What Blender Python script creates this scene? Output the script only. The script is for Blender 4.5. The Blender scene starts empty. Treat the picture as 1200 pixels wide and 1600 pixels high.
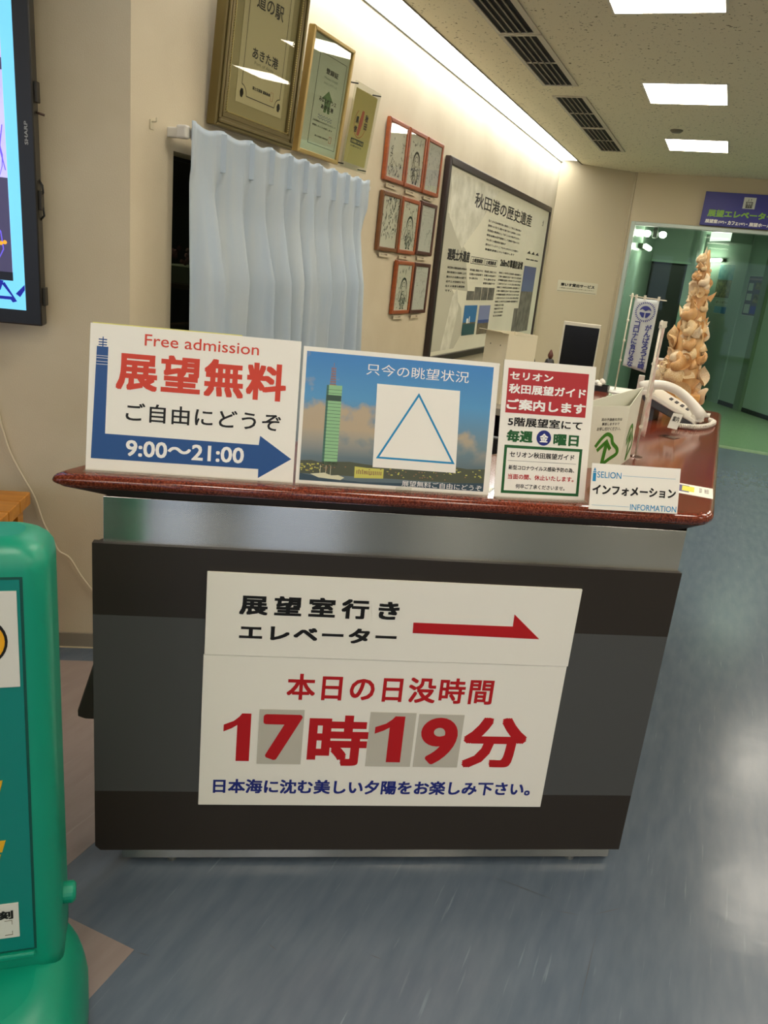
import bpy, math, random
from mathutils import Matrix, Vector
from math import sin, cos, pi, radians, atan2, hypot, sqrt

sc = bpy.context.scene
col = sc.collection

# ---------------------------------------------------------------- camera, world, exposure
F_PX, PITCH, ROLL, ANG_A, ANG_B, CAM_H = 1236.30624, 0.302679019, -0.104907219, 0.149200277, 0.370312171, 1.45
cam = bpy.data.cameras.new('camera')
cam.sensor_fit = 'VERTICAL'; cam.sensor_height = 36.0; cam.lens = 36.0 * F_PX / 1600.0
cam.clip_start = 0.02; cam.clip_end = 100
camo = bpy.data.objects.new('camera', cam); col.objects.link(camo)
_f = Vector((0, cos(PITCH), -sin(PITCH))); _d = Vector((0, -sin(PITCH), -cos(PITCH))); _x = Vector((1, 0, 0))
_X = _x * cos(ROLL) + _d * sin(ROLL); _D = -_x * sin(ROLL) + _d * cos(ROLL)
camo.matrix_world = Matrix(((_X.x, -_D.x, -_f.x, 0), (_X.y, -_D.y, -_f.y, 0), (_X.z, -_D.z, -_f.z, CAM_H), (0, 0, 0, 1)))
sc.camera = camo
sc.view_settings.view_transform = 'Standard'; sc.view_settings.look = 'None'
sc.view_settings.gamma = 1.0; sc.view_settings.use_curve_mapping = False
sc.view_settings.exposure = 0.45
w = bpy.data.worlds.new('world'); sc.world = w; w.use_nodes = True
w.node_tree.nodes['Background'].inputs[0].default_value = (0.9, 0.95, 1, 1)
w.node_tree.nodes['Background'].inputs[1].default_value = 0.05
LIGHT_CEILING = 14.0     # square ceiling panels
LIGHT_COVE = 9.5       # luminous strip along the left wall
LIGHT_HALL = 20.0

# ---------------------------------------------------------------- frames of reference
RZ = lambda a: Matrix.Rotation(a, 4, 'Z')
RX = lambda a: Matrix.Rotation(a, 4, 'X')
T = lambda x, y, z=0: Matrix.Translation((x, y, z))
RM = RZ(-ANG_B)                 # room frame: x across the room, y along the left wall
AM = RZ(ANG_A)                  # counter-front frame: x along the front, y away
A = Vector((cos(ANG_A), sin(ANG_A), 0)); AN = Vector((-sin(ANG_A), cos(ANG_A), 0))
B = Vector((sin(ANG_B), cos(ANG_B), 0)); CD = Vector((cos(ANG_B), -sin(ANG_B), 0))
def room(c, b, z=0): return CD * c + B * b + Vector((0, 0, z))
CW = -1.78                      # left wall
def wallm(b, off, z, lean=0):   # frame on the left wall: x along the wall, y into it
    return Matrix.Translation(room(CW + off, b, z)) @ RZ(pi / 2 - ANG_B) @ RX(lean)

# ---------------------------------------------------------------- materials
def lin(h):
    h = h.lstrip('#'); v = [int(h[i:i + 2], 16) / 255 for i in (0, 2, 4)]
    return tuple((c / 12.92 if c <= 0.04045 else ((c + 0.055) / 1.055) ** 2.4) for c in v) + (1,)
_m = {}
def mat(name, color, rough=0.5, metal=0.0, spec=0.5, emit=0, coat=0, vary=None, scale=8, stretch=(1, 1, 1), bump=0.0, bscale=200, detail=3, trans=0):
    if name in _m: return _m[name]
    m = bpy.data.materials.new(name); m.use_nodes = True
    nt = m.node_tree; p = nt.nodes['Principled BSDF']
    c = lin(color)
    p.inputs['Base Color'].default_value = c; p.inputs['Roughness'].default_value = rough
    p.inputs['Metallic'].default_value = metal; p.inputs['Specular IOR Level'].default_value = spec
    if coat: p.inputs['Coat Weight'].default_value = coat; p.inputs['Coat Roughness'].default_value = 0.05
    if emit:
        p.inputs['Emission Color'].default_value = c; p.inputs['Emission Strength'].default_value = emit
    if trans: p.inputs['Transmission Weight'].default_value = trans
    if vary or bump:
        tc = nt.nodes.new('ShaderNodeTexCoord'); mp = nt.nodes.new('ShaderNodeMapping'); mp.inputs['Scale'].default_value = stretch
        nt.links.new(tc.outputs['Object'], mp.inputs['Vector'])
    if vary:
        n = nt.nodes.new('ShaderNodeTexNoise'); n.inputs['Scale'].default_value = scale; n.inputs['Detail'].default_value = detail
        nt.links.new(mp.outputs[0], n.inputs['Vector'])
        r = nt.nodes.new('ShaderNodeValToRGB'); r.color_ramp.elements[0].position = 0.35; r.color_ramp.elements[1].position = 0.65
        r.color_ramp.elements[0].color = c; r.color_ramp.elements[1].color = lin(vary)
        nt.links.new(n.outputs['Fac'], r.inputs[0]); nt.links.new(r.outputs[0], p.inputs['Base Color'])
    if bump:
        n2 = nt.nodes.new('ShaderNodeTexNoise'); n2.inputs['Scale'].default_value = bscale; n2.inputs['Detail'].default_value = 2
        nt.links.new(mp.outputs[0], n2.inputs['Vector'])
        b = nt.nodes.new('ShaderNodeBump'); b.inputs['Strength'].default_value = bump; b.inputs['Distance'].default_value = 0.002
        nt.links.new(n2.outputs['Fac'], b.inputs['Height']); nt.links.new(b.outputs[0], p.inputs['Normal'])
    _m[name] = m; return m

def glassy(name, tint, amount=0.12, rough=0.0):
    """thin clear sheet: mostly see-through, with a surface reflection"""
    if name in _m: return _m[name]
    m = bpy.data.materials.new(name); m.use_nodes = True; nt = m.node_tree; nt.nodes.clear()
    o = nt.nodes.new('ShaderNodeOutputMaterial'); mx = nt.nodes.new('ShaderNodeMixShader')
    t = nt.nodes.new('ShaderNodeBsdfTransparent'); t.inputs[0].default_value = lin(tint)
    g = nt.nodes.new('ShaderNodeBsdfGlossy'); g.inputs['Roughness'].default_value = rough
    fr = nt.nodes.new('ShaderNodeLayerWeight'); fr.inputs[0].default_value = 0.5
    pw = nt.nodes.new('ShaderNodeMath'); pw.operation = 'POWER'; pw.inputs[1].default_value = 5; nt.links.new(fr.outputs['Facing'], pw.inputs[0])
    ma = nt.nodes.new('ShaderNodeMath'); ma.operation = 'MULTIPLY_ADD'; ma.inputs[1].default_value = 0.8; ma.inputs[2].default_value = amount; nt.links.new(pw.outputs[0], ma.inputs[0])
    nt.links.new(ma.outputs[0], mx.inputs[0]); nt.links.new(t.outputs[0], mx.inputs[1]); nt.links.new(g.outputs[0], mx.inputs[2])
    nt.links.new(mx.outputs[0], o.inputs[0]); _m[name] = m; return m

WALL = mat('wall_cloth_cream', '#D2C6AA', 0.85, spec=0.2, vary='#CABDA0', scale=3, bump=0.35, bscale=260)
WALLB = mat('wall_back_cream', '#C8BA9A', 0.85, spec=0.2, bump=0.3, bscale=260)
def ceiling_mat():
    m = mat('ceiling_rockwool', '#E2D9BA', 0.95, spec=0.1); nt = m.node_tree; p = nt.nodes['Principled BSDF']
    tc = nt.nodes.new('ShaderNodeTexCoord')
    n = nt.nodes.new('ShaderNodeTexNoise'); n.inputs['Scale'].default_value = 55; n.inputs['Detail'].default_value = 2; n.inputs['Roughness'].default_value = 0.6
    nt.links.new(tc.outputs['Object'], n.inputs['Vector'])
    r = nt.nodes.new('ShaderNodeValToRGB'); r.color_ramp.elements[0].position = 0.30; r.color_ramp.elements[1].position = 0.36
    r.color_ramp.elements[0].color = lin('#6E6648'); r.color_ramp.elements[1].color = lin('#E2D9BA')
    nt.links.new(n.outputs['Fac'], r.inputs[0]); nt.links.new(r.outputs[0], p.inputs['Base Color'])
    b = nt.nodes.new('ShaderNodeBump'); b.inputs['Strength'].default_value = 0.4; b.inputs['Distance'].default_value = 0.003
    nt.links.new(n.outputs['Fac'], b.inputs['Height']); nt.links.new(b.outputs[0], p.inputs['Normal'])
    return m
CEIL = ceiling_mat()
def floor_mat(name, c1, c2, c3, rough=0.22):
    m = mat(name, c1, rough, spec=0.5); nt = m.node_tree; p = nt.nodes['Principled BSDF']
    tc = nt.nodes.new('ShaderNodeTexCoord'); mp = nt.nodes.new('ShaderNodeMapping'); mp.inputs['Scale'].default_value = (5.0, 1.0, 1); mp.inputs['Rotation'].default_value = (0, 0, 0.1)
    nt.links.new(tc.outputs['Object'], mp.inputs[0])
    n = nt.nodes.new('ShaderNodeTexNoise'); n.inputs['Scale'].default_value = 6; n.inputs['Detail'].default_value = 6
    nt.links.new(mp.outputs[0], n.inputs['Vector'])
    r = nt.nodes.new('ShaderNodeValToRGB'); r.color_ramp.elements[0].position = 0.3; r.color_ramp.elements[1].position = 0.7
    r.color_ramp.elements[0].color = lin(c1); r.color_ramp.elements[1].color = lin(c2)
    nt.links.new(n.outputs['Fac'], r.inputs[0])
    # fine pale scratches running along the hall
    mp2 = nt.nodes.new('ShaderNodeMapping'); mp2.inputs['Scale'].default_value = (60, 3.0, 1); mp2.inputs['Rotation'].default_value = (0, 0, 0.35)
    nt.links.new(tc.outputs['Object'], mp2.inputs[0])
    n2 = nt.nodes.new('ShaderNodeTexNoise'); n2.inputs['Scale'].default_value = 1.6; n2.inputs['Detail'].default_value = 3
    nt.links.new(mp2.outputs[0], n2.inputs['Vector'])
    r2 = nt.nodes.new('ShaderNodeValToRGB'); r2.color_ramp.elements[0].position = 0.66; r2.color_ramp.elements[1].position = 0.80
    nt.links.new(n2.outputs['Fac'], r2.inputs[0])
    mx = nt.nodes.new('ShaderNodeMixRGB'); mx.inputs[2].default_value = lin(c3)
    nt.links.new(r2.outputs[0], mx.inputs[0]); nt.links.new(r.outputs[0], mx.inputs[1]); nt.links.new(mx.outputs[0], p.inputs['Base Color'])
    n3 = nt.nodes.new('ShaderNodeTexNoise'); n3.inputs['Scale'].default_value = 5; n3.inputs['Detail'].default_value = 4
    nt.links.new(tc.outputs['Object'], n3.inputs['Vector'])
    b = nt.nodes.new('ShaderNodeBump'); b.inputs['Strength'].default_value = 0.35; b.inputs['Distance'].default_value = 0.006
    nt.links.new(n3.outputs['Fac'], b.inputs['Height']); nt.links.new(b.outputs[0], p.inputs['Normal'])
    return m
FLOOR = floor_mat('vinyl_blue_grey', '#596572', '#646F7B', '#7B8690')
TAUPE = floor_mat('vinyl_taupe', '#8D7F79', '#978982', '#A0948C', 0.3)
GREENF = floor_mat('vinyl_green', '#7F9474', '#889B7B', '#93A486', 0.25)
def granite():
    m = mat('red_brown_granite', '#6A2A18', 0.12, spec=0.55); nt = m.node_tree; p = nt.nodes['Principled BSDF']
    tc = nt.nodes.new('ShaderNodeTexCoord')
    n = nt.nodes.new('ShaderNodeTexNoise'); n.inputs['Scale'].default_value = 260; n.inputs['Detail'].default_value = 3
    nt.links.new(tc.outputs['Object'], n.inputs['Vector'])
    r = nt.nodes.new('ShaderNodeValToRGB'); e = r.color_ramp.elements
    e[0].position = 0.32; e[0].color = lin('#431A10'); e[1].position = 0.68; e[1].color = lin('#8A4630')
    k = e.new(0.5); k.color = lin('#6B2A19')
    nt.links.new(n.outputs['Fac'], r.inputs[0]); nt.links.new(r.outputs[0], p.inputs['Base Color'])
    return m
GRANITE = granite()
def steel():
    m = mat('brushed_steel', '#C2C0BA', 0.22, metal=1.0); nt = m.node_tree; p = nt.nodes['Principled BSDF']
    p.inputs['Anisotropic'].default_value = 1.0; p.inputs['Anisotropic Rotation'].default_value = 0.25
    tg = nt.nodes.new('ShaderNodeTangent'); tg.direction_type = 'RADIAL'; tg.axis = 'Z'; nt.links.new(tg.outputs[0], p.inputs['Tangent'])
    tc = nt.nodes.new('ShaderNodeTexCoord'); mp = nt.nodes.new('ShaderNodeMapping'); mp.inputs['Scale'].default_value = (6, 6, 600)
    nt.links.new(tc.outputs['Object'], mp.inputs[0])
    n = nt.nodes.new('ShaderNodeTexNoise'); n.inputs['Scale'].default_value = 1.0; n.inputs['Detail'].default_value = 4
    nt.links.new(mp.outputs[0], n.inputs['Vector'])
    r = nt.nodes.new('ShaderNodeValToRGB'); r.color_ramp.elements[0].color = lin('#BFBEB8'); r.color_ramp.elements[1].color = lin('#CFCDC5')
    nt.links.new(n.outputs['Fac'], r.inputs[0]); nt.links.new(r.outputs[0], p.inputs['Base Color'])
    return m
STEEL = steel()
PANEL_D = mat('dark_brown_laminate', '#2E2822', 0.42, spec=0.35)
PANEL_G = mat('charcoal_laminate', '#4A4A48', 0.45, spec=0.35)
WHITE = mat('white_card', '#EFEADD', 0.45, spec=0.3)
WHITE_B = mat('white_board', '#EBE6D8', 0.6, spec=0.25)
BLACK = mat('black_ink', '#141210', 0.5, spec=0.3)
RED = mat('red_ink', '#B4171C', 0.5, spec=0.3)
ORED = mat('vermilion_ink', '#D0402A', 0.4, spec=0.3)
NAVY = mat('navy_ink', '#1F2A75', 0.5, spec=0.3)
BLUE = mat('blue_ink', '#114A86', 0.35, spec=0.4)
CYAN = mat('cyan_ink', '#2489B8', 0.4, spec=0.3)
GREEN = mat('green_ink', '#1F5A2E', 0.4, spec=0.3)
EARG = mat('ear_green_ink', '#3F7C22', 0.45, spec=0.3)
WTEXT = mat('white_ink', '#F2EFE8', 0.4, spec=0.3)
ACR = glassy('clear_acrylic', '#F7F8F5', 0.03)
METAL = mat('grey_metal', '#9C9C96', 0.35, metal=0.8)
DARK = mat('dark_plastic', '#1A1917', 0.4)
LAMP = mat('lamp_white', '#FFF4E2', 0.5, emit=LIGHT_CEILING)

# ---------------------------------------------------------------- mesh helpers
class MB:
    def __init__(s): s.v = []; s.f = []; s.mi = []
    def add(s, vs, fs, mi=0):
        n = len(s.v); s.v += [tuple(v) for v in vs]; s.f += [tuple(i + n for i in f) for f in fs]; s.mi += [mi] * len(fs); return s
    def box(s, x0, y0, z0, x1, y1, z1, mi=0):
        return s.add([(x0, y0, z0), (x1, y0, z0), (x1, y1, z0), (x0, y1, z0), (x0, y0, z1), (x1, y0, z1), (x1, y1, z1), (x0, y1, z1)],
                     [(0, 3, 2, 1), (4, 5, 6, 7), (0, 1, 5, 4), (1, 2, 6, 5), (2, 3, 7, 6), (3, 0, 4, 7)], mi)
    def prism(s, poly, z0, z1, mi=0):           # poly in xy, counter-clockwise
        n = len(poly); vs = [(x, y, z0) for x, y in poly] + [(x, y, z1) for x, y in poly]
        return s.add(vs, [tuple(range(n - 1, -1, -1)), tuple(range(n, 2 * n))] + [(i, (i + 1) % n, n + (i + 1) % n, n + i) for i in range(n)], mi)
    def slab(s, poly, y0, y1, mi=0):            # poly in xz seen from -y, counter-clockwise; y0 front < y1 back
        n = len(poly); vs = [(x, y0, z) for x, z in poly] + [(x, y1, z) for x, z in poly]
        return s.add(vs, [tuple(range(n)), tuple(range(2 * n - 1, n - 1, -1))] + [(i, n + i, n + (i + 1) % n, (i + 1) % n) for i in range(n)], mi)
    def tube(s, pts, r, n=8, closed=False, mi=0):
        pts = [Vector(p) for p in pts]; rs = r if isinstance(r, (list, tuple)) else [r] * len(pts)
        vs = []; up = None
        for i, p in enumerate(pts):
            t = (pts[min(i + 1, len(pts) - 1)] - pts[max(i - 1, 0)]).normalized()
            if up is None: up = Vector((0, 0, 1)) if abs(t.z) < 0.9 else Vector((1, 0, 0))
            a = t.cross(up).normalized(); b = a.cross(t); up = b
            vs += [p + (a * cos(2 * pi * k / n) + b * sin(2 * pi * k / n)) * rs[i] for k in range(n)]
        fs = [(i * n + k, i * n + (k + 1) % n, (i + 1) * n + (k + 1) % n, (i + 1) * n + k) for i in range(len(pts) - 1) for k in range(n)]
        fs += [tuple(range(n - 1, -1, -1)), tuple((len(pts) - 1) * n + k for k in range(n))]
        return s.add(vs, fs, mi)
    def cyl(s, p0, p1, r, n=16, mi=0): return s.tube([p0, p1], r, n, mi=mi)
    def lathe(s, prof, n=24, cx=0, cy=0, mi=0): # prof: (r, z) from bottom to top
        vs = [(cx + r * cos(2 * pi * k / n), cy + r * sin(2 * pi * k / n), z) for r, z in prof for k in range(n)]
        fs = [(i * n + k, i * n + (k + 1) % n, (i + 1) * n + (k + 1) % n, (i + 1) * n + k) for i in range(len(prof) - 1) for k in range(n)]
        fs += [tuple(range(n - 1, -1, -1)), tuple((len(prof) - 1) * n + k for k in range(n))]
        return s.add(vs, fs, mi)
    def grid(s, fn, nu, nv, mi=0):
        vs = [fn(i / nu, j / nv) for j in range(nv + 1) for i in range(nu + 1)]
        return s.add(vs, [(j * (nu + 1) + i, j * (nu + 1) + i + 1, (j + 1) * (nu + 1) + i + 1, (j + 1) * (nu + 1) + i) for j in range(nv) for i in range(nu)], mi)
    def build(s, name, mats, parent=None, mw=None, smooth=False, bevel=0, solid=0, seg=2):
        me = bpy.data.meshes.new(name); me.from_pydata(s.v, [], s.f)
        for m in (mats if isinstance(mats, (list, tuple)) else [mats]): me.materials.append(m)
        if len(me.materials) > 1: me.polygons.foreach_set('material_index', s.mi)
        me.update()
        o = bpy.data.objects.new(name, me); col.objects.link(o)
        if smooth: me.polygons.foreach_set('use_smooth', [True] * len(me.polygons))
        if parent: o.parent = parent
        if mw is not None: o.matrix_local = mw
        if solid: md = o.modifiers.new('solid', 'SOLIDIFY'); md.thickness = solid
        if bevel: md = o.modifiers.new('bevel', 'BEVEL'); md.width = bevel; md.segments = seg; md.limit_method = 'ANGLE'; md.angle_limit = radians(40)
        return o
def tag(o, label=None, cat=None, group=None, kind=None):
    if label: o['label'] = label
    if cat: o['category'] = cat
    if group: o['group'] = group
    if kind: o['kind'] = kind
    return o
def thing(name, label, cat, mw, group=None):
    o = bpy.data.objects.new(name, None); o.empty_display_size = 0.1; col.objects.link(o); o.matrix_world = mw
    return tag(o, label, cat, group)
def box(name, m, parent, x0, y0, z0, x1, y1, z1, bevel=0, mw=None):
    return MB().box(x0, y0, z0, x1, y1, z1).build(name, m, parent, mw, bevel=bevel)
def struct(name, mb, m, mw=None, bevel=0, smooth=False):
    return tag(mb.build(name, m, None, mw, bevel=bevel, smooth=smooth), kind='structure')
def clone(o, parent=None):
    c = o.copy(); col.objects.link(c)
    if parent: c.parent = parent
    for ch in list(o.children): clone(ch, c)
    return c

_gl = {}
def glyphs(s, res=3, sp=1.0):
    k = (s, res, sp)
    if k not in _gl:
        c = bpy.data.curves.new('t', 'FONT'); c.body = s; c.size = 1; c.resolution_u = res; c.space_character = sp
        o = bpy.data.objects.new('t', c); col.objects.link(o)
        me = bpy.data.meshes.new_from_object(o.evaluated_get(bpy.context.evaluated_depsgraph_get()))
        _gl[k] = ([(v.co.x, v.co.y) for v in me.vertices], [tuple(p.vertices) for p in me.polygons])
        bpy.data.objects.remove(o); bpy.data.curves.remove(c); bpy.data.meshes.remove(me)
    return _gl[k]
def text(parent, s, x0, z0, x1, z1, m, y=-0.0006, bold=0.0, res=3, name='lettering', shear=0, rot=0, mw=None, sp=1.0, smooth=False):
    """lettering fitted to the box x0..x1, z0..z1 of the parent's front (facing -y); bold in em"""
    V, Fc = glyphs(s, res, sp)
    xs = [v[0] for v in V]; ys = [v[1] for v in V]
    a0, a1, b0, b1 = min(xs) - bold, max(xs) + bold, min(ys) - bold, max(ys) + bold
    sx = (x1 - x0) / (a1 - a0); sz = (z1 - z0) / (b1 - b0)
    offs = [(0, 0)] + ([(bold * i_, bold * j_) for i_, j_ in ((1, 1), (1, 0), (1, -1), (0, -1), (-1, -1), (-1, 0), (-1, 1), (0, 1))] if bold else [])
    if smooth: offs = [(0, 0)] + [(bold * cos(k * pi / 10), bold * sin(k * pi / 10)) for k in range(20)]
    if bold > 0.03: offs += [(bold * .5 * cos(k * pi / 2), bold * .5 * sin(k * pi / 2)) for k in range(4)]
    mb = MB()
    for i, (ox, oy) in enumerate(offs):
        mb.add([(x0 + (vx + ox - a0) * sx, y - i * 4e-6, z0 + (vy + oy - b0) * sz) for vx, vy in V], Fc)
    if shear or rot:
        cx, cz = (x0 + x1) / 2, (z0 + z1) / 2
        mb.v = [((x - cx) * cos(rot) - (z - cz) * sin(rot) + cx + shear * (z - cz), yy, (x - cx) * sin(rot) + (z - cz) * cos(rot) + cz) for x, yy, z in mb.v]
    return mb.build(name, m, parent, mw)
def flat(parent, name, poly, m, y=-0.0004, y1=0.0):
    """thin printed patch; poly in xz counter-clockwise seen from the front"""
    return MB().slab(poly, y, y1).build(name, m, parent)
def rect(x0, z0, x1, z1): return [(x0, z0), (x1, z0), (x1, z1), (x0, z1)]
def ring(parent, name, x0, z0, x1, z1, t, m, y=-0.0005, y1=0.0):
    mb = MB()
    for p in (rect(x0, z0, x1, z0 + t), rect(x0, z1 - t, x1, z1), rect(x0, z0 + t, x0 + t, z1 - t), rect(x1 - t, z0 + t, x1, z1 - t)): mb.slab(p, y, y1)
    return mb.build(name, m, parent)
def ribbon(mb, pts, wd, y=-0.0006):
    """ink stroke in the xz plane"""
    n = len(pts); vs = []
    for i, (x, z) in enumerate(pts):
        a = pts[max(i - 1, 0)]; b = pts[min(i + 1, n - 1)]; dx, dz = b[0] - a[0], b[1] - a[1]; L = hypot(dx, dz) or 1
        ww = wd * (0.35 + 0.65 * sin(pi * (i + 0.5) / n)); vs += [(x - dz / L * ww, y, z + dx / L * ww), (x + dz / L * ww, y, z - dx / L * ww)]
    mb.add(vs, [(2 * i, 2 * i + 1, 2 * i + 3, 2 * i + 2) for i in range(n - 1)])

# ================================================================ THE ROOM
HC = 2.57
CP = 1.604897            # plane of the counter front (along AN)
TVW = 2.727              # plane of the wall behind the display (along AN)
CRN_A = -0.4916
# --- floor
struct('floor', MB().box(-6, -5, -0.05, 6, 16, 0), FLOOR, RM)
fl = bpy.data.objects['floor']
def inlay(poly, m, z=0.0009):
    MB().prism(poly, 0.0001, z).build('floor_inlay', m, fl)
inlay([(-4.2, -1.6), (-.884, -1.6), (-.884, 1.077), (-4.2, 1.077)], TAUPE)
def a2r(a_, an_):
    p = A * a_ + AN * an_; return (p.dot(CD), p.dot(B))
q1 = a2r(-0.30, 2.62); 
def lineA_at_c(c, an):   # point on plane AN=an with room x=c
    # solve a: (A*a+AN*an).CD=c
    a_ = (c - AN.dot(CD) * an) / A.dot(CD); return a2r(a_, an)
p1 = lineA_at_c(-1.18, 2.62)
inlay([(-1.18, 1.0785), p1, (-3.39, 1.0785)], TAUPE)
inlay([(-1.1, 8.73), (5.5, 8.73), (5.5, 15.5), (-1.1, 15.5)], GREENF)

# scuffs worn into the vinyl
SCUFFS = [((-0.084, 1.641), (-0.029, 1.655)), ((-0.001, 1.671), (0.068, 1.736)), ((-0.268, 1.674), (-0.071, 1.673)), ((-0.644, 1.227), (-0.614, 1.22)), ((-0.435, 1.307), (-0.401, 1.309)), ((-0.877, 1.074), (-0.843, 1.081)), ((-0.711, 1.452), (-0.705, 1.448)), ((0.015, 1.355), (0.018, 1.648)),]
SCUFF = mat('scuff_dark', '#4A4C50', .6)
for k, ((xa, ya), (xb, yb_)) in enumerate(SCUFFS):
    dv = Vector((xb - xa, yb_ - ya)); nv = Vector((-dv.y, dv.x)).normalized() * (.0012 if k != 7 else .0009)
    MB().add([(xa, ya, .0006), (xa + dv.x * .5 + nv.x, ya + dv.y * .5 + nv.y, .0006), (xb, yb_, .0006), (xa + dv.x * .5 - nv.x, ya + dv.y * .5 - nv.y, .0006)], [(0, 3, 2, 1)]).build('scuff_mark', SCUFF, fl)
# --- left wall (cream, with the opening behind the curtain)
mb = MB()
W0, W1, WZ0, WZ1 = 2.334, 3.62, 0.95, 1.733
B0 = 2.10
bk = lineA_at_c(CW - .12, TVW + .004); b_c = lineA_at_c(CW, TVW)
mb.prism([b_c, (CW, W0), (CW - .12, W0), bk], 0, 2.80); mb.box(CW - .12, W1, 0, CW, 8.45, 2.80)
mb.box(CW - .12, W0, 0, CW, W1, WZ0); mb.box(CW - .12, W0, WZ1, CW, W1, 2.80)
struct('wall_left', mb, WALL, RM)
# --- wall behind the display
mb = MB().box(-6.5, TVW, 0, CRN_A, TVW + .12, 2.8)
struct('wall_front_left', mb, WALL, AM)
mb = MB().box(-6.5, TVW - .008, 0, CRN_A + .004, TVW, .058)
struct('baseboard_left', mb, mat('skirting_grey', '#8C8473', 0.5), AM, bevel=.002)
mb = MB().box(-6.5, TVW - .012, 0, CRN_A + .004, TVW - .008, .004)
struct('trim_1', mb, mat('skirting_lip', '#D8C9A8', 0.5), AM)
struct('baseboard_1', MB().box(CW, B0 + .03, 0, CW + .008, 8.4, .058), _m['skirting_grey'], RM)
# --- angled wall and wall above the glass front
ax0, ay0, ax1, ay1 = CW, 8.35, -1.12, 8.85
dx, dy = ax1 - ax0, ay1 - ay0; L = hypot(dx, dy); nx, ny = -dy / L, dx / L
mb = MB().prism([(ax0, ay0), (ax1, ay1), (ax1 + nx * .1, ay1 + ny * .1), (ax0 + nx * .1, ay0 + ny * .1)], 0, 2.8)
struct('wall_angled', mb, WALLB, RM)
mb = MB().box(-1.12, 8.85, 2.11, 5.6, 8.97, 2.8); mb.box(-1.12, 8.85, 0, -1.055, 8.97, 2.11); mb.box(3.0, 8.85, 0, 5.6, 8.97, 2.11)
struct('wall_back', mb, WALLB, RM)
struct('trim_2', MB().box(-1.128, 8.842, 0, -1.104, 8.866, 2.57), mat('corner_bead', '#B0A283', .6), RM, bevel=.003)
# --- glass front
DFR = mat('door_frame_metal', '#A9B3A6', 0.4, metal=0.4)
mb = MB().box(-1.075, 8.80, 0, -1.035, 8.86, 2.11); mb.box(-1.035, 8.80, 2.075, 3.0, 8.86, 2.11)
d1 = struct('door_1', mb, DFR, RM, bevel=.003)
GLS = glassy('green_glass', '#D8E6DD', 0.012)
for (x0, x1) in ((-1.03, 0.95), (0.99, 2.96)):
    MB().box(x0, 8.85, .01, x1, 8.856, 2.07).build('glass_pane', GLS, d1)
MB().box(.95, 8.82, 0, .99, 8.86, 2.075).build('door_stile', DFR, d1, bevel=.002)
# --- far rooms sides (out of the frame, they close the lobby)
struct('wall_right', MB().box(4.4, -4.6, 0, 4.5, 8.9, 2.8), mat('wall_right_cream', '#C8C0A8', .8), RM)
struct('wall_rear', MB().box(-6, -4.6, 0, 4.5, -4.5, 2.8), mat('wall_rear_cream', '#7A7668', .8), RM)
struct('wall_far_left', MB().box(-4.9, -4.6, 0, -4.8, 3.2, 2.8), _m['wall_rear_cream'], RM)
# glowing windows added behind the camera for bands in the steel and bluish fill
REAR_GLOW = mat('added_window_glow', '#C4D2EE', .5, emit=1.3)
RWF = mat('added_window_frame', '#5A5A58', .5)
for k, (c, hw) in enumerate(((-4.1, .35), (-2.9, .55), (-1.75, .22), (-.9, .30), (.3, .45), (1.5, .25), (2.9, .6))):
    wn = struct('window_%d' % (k + 2), MB().box(c - hw - .05, -4.50, .05, c + hw + .05, -4.46, 2.4), RWF, RM)
    MB().box(c - hw, -4.458, .1, c + hw, -4.455, 2.35).build('pane', REAR_GLOW, wn)
# --- ceiling
mb = MB().box(-1.60, -4.6, HC, 4.5, 8.95, HC + .05)
pA = lineA_at_c(-1.60, TVW + .05); pB = lineA_at_c(-4.85, TVW + .05)
mb.prism([(-4.85, -4.6), (-1.60, -4.6), (-1.60, 2.12), (-1.66, 2.12), pB], HC, HC + .05)
mb.box(-6, -4.6, 2.78, 5.6, 9.0, 2.82)
struct('ceiling', mb, CEIL, RM)
struct('trim_3', MB().box(-1.606, 2.12, HC - .004, -1.598, 8.56, HC + .05), mat('cove_edge', '#6E6544', .6), RM)
struct('trim_4', MB().box(CW, 2.12, 2.560, CW + .012, 8.36, 2.572), mat('cove_lip', '#8B9088', .4, metal=.5), RM)

# --- luminous cove strip: one lamp per run of tube
LC = mat('cove_lamp_white', '#FBFCFF', .5, emit=LIGHT_COVE)
cove = None
for i in range(5):
    b0 = 2.13 + i * 1.245; nm = 'cove_light'
    if cove is None:
        t = thing(nm, 'nearest run of the luminous strip where wall meets ceiling', 'light', RM @ T(0, b0, 0), 'luminous strip along the left wall')
        MB().box(CW + .014, .0, HC + .012, -1.607, 1.235, HC + .02).build('diffuser', LC, t)
        MB().box(CW + .014, .0, HC + .02, -1.607, 1.24, HC + .06).build('housing', METAL, t)
        cove = t
    else:
        t = clone(cove); t.matrix_world = RM @ T(0, b0, 0)
    tag(t, ['nearest run of the luminous strip, above the big gilt frame', 'second run of the luminous strip, above the small framed certificate',
            'third run of the luminous strip, above the autograph frames', 'fourth run of the luminous strip, above the history board',
            'farthest run of the luminous strip, ending at the angled wall'][i])

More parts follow.
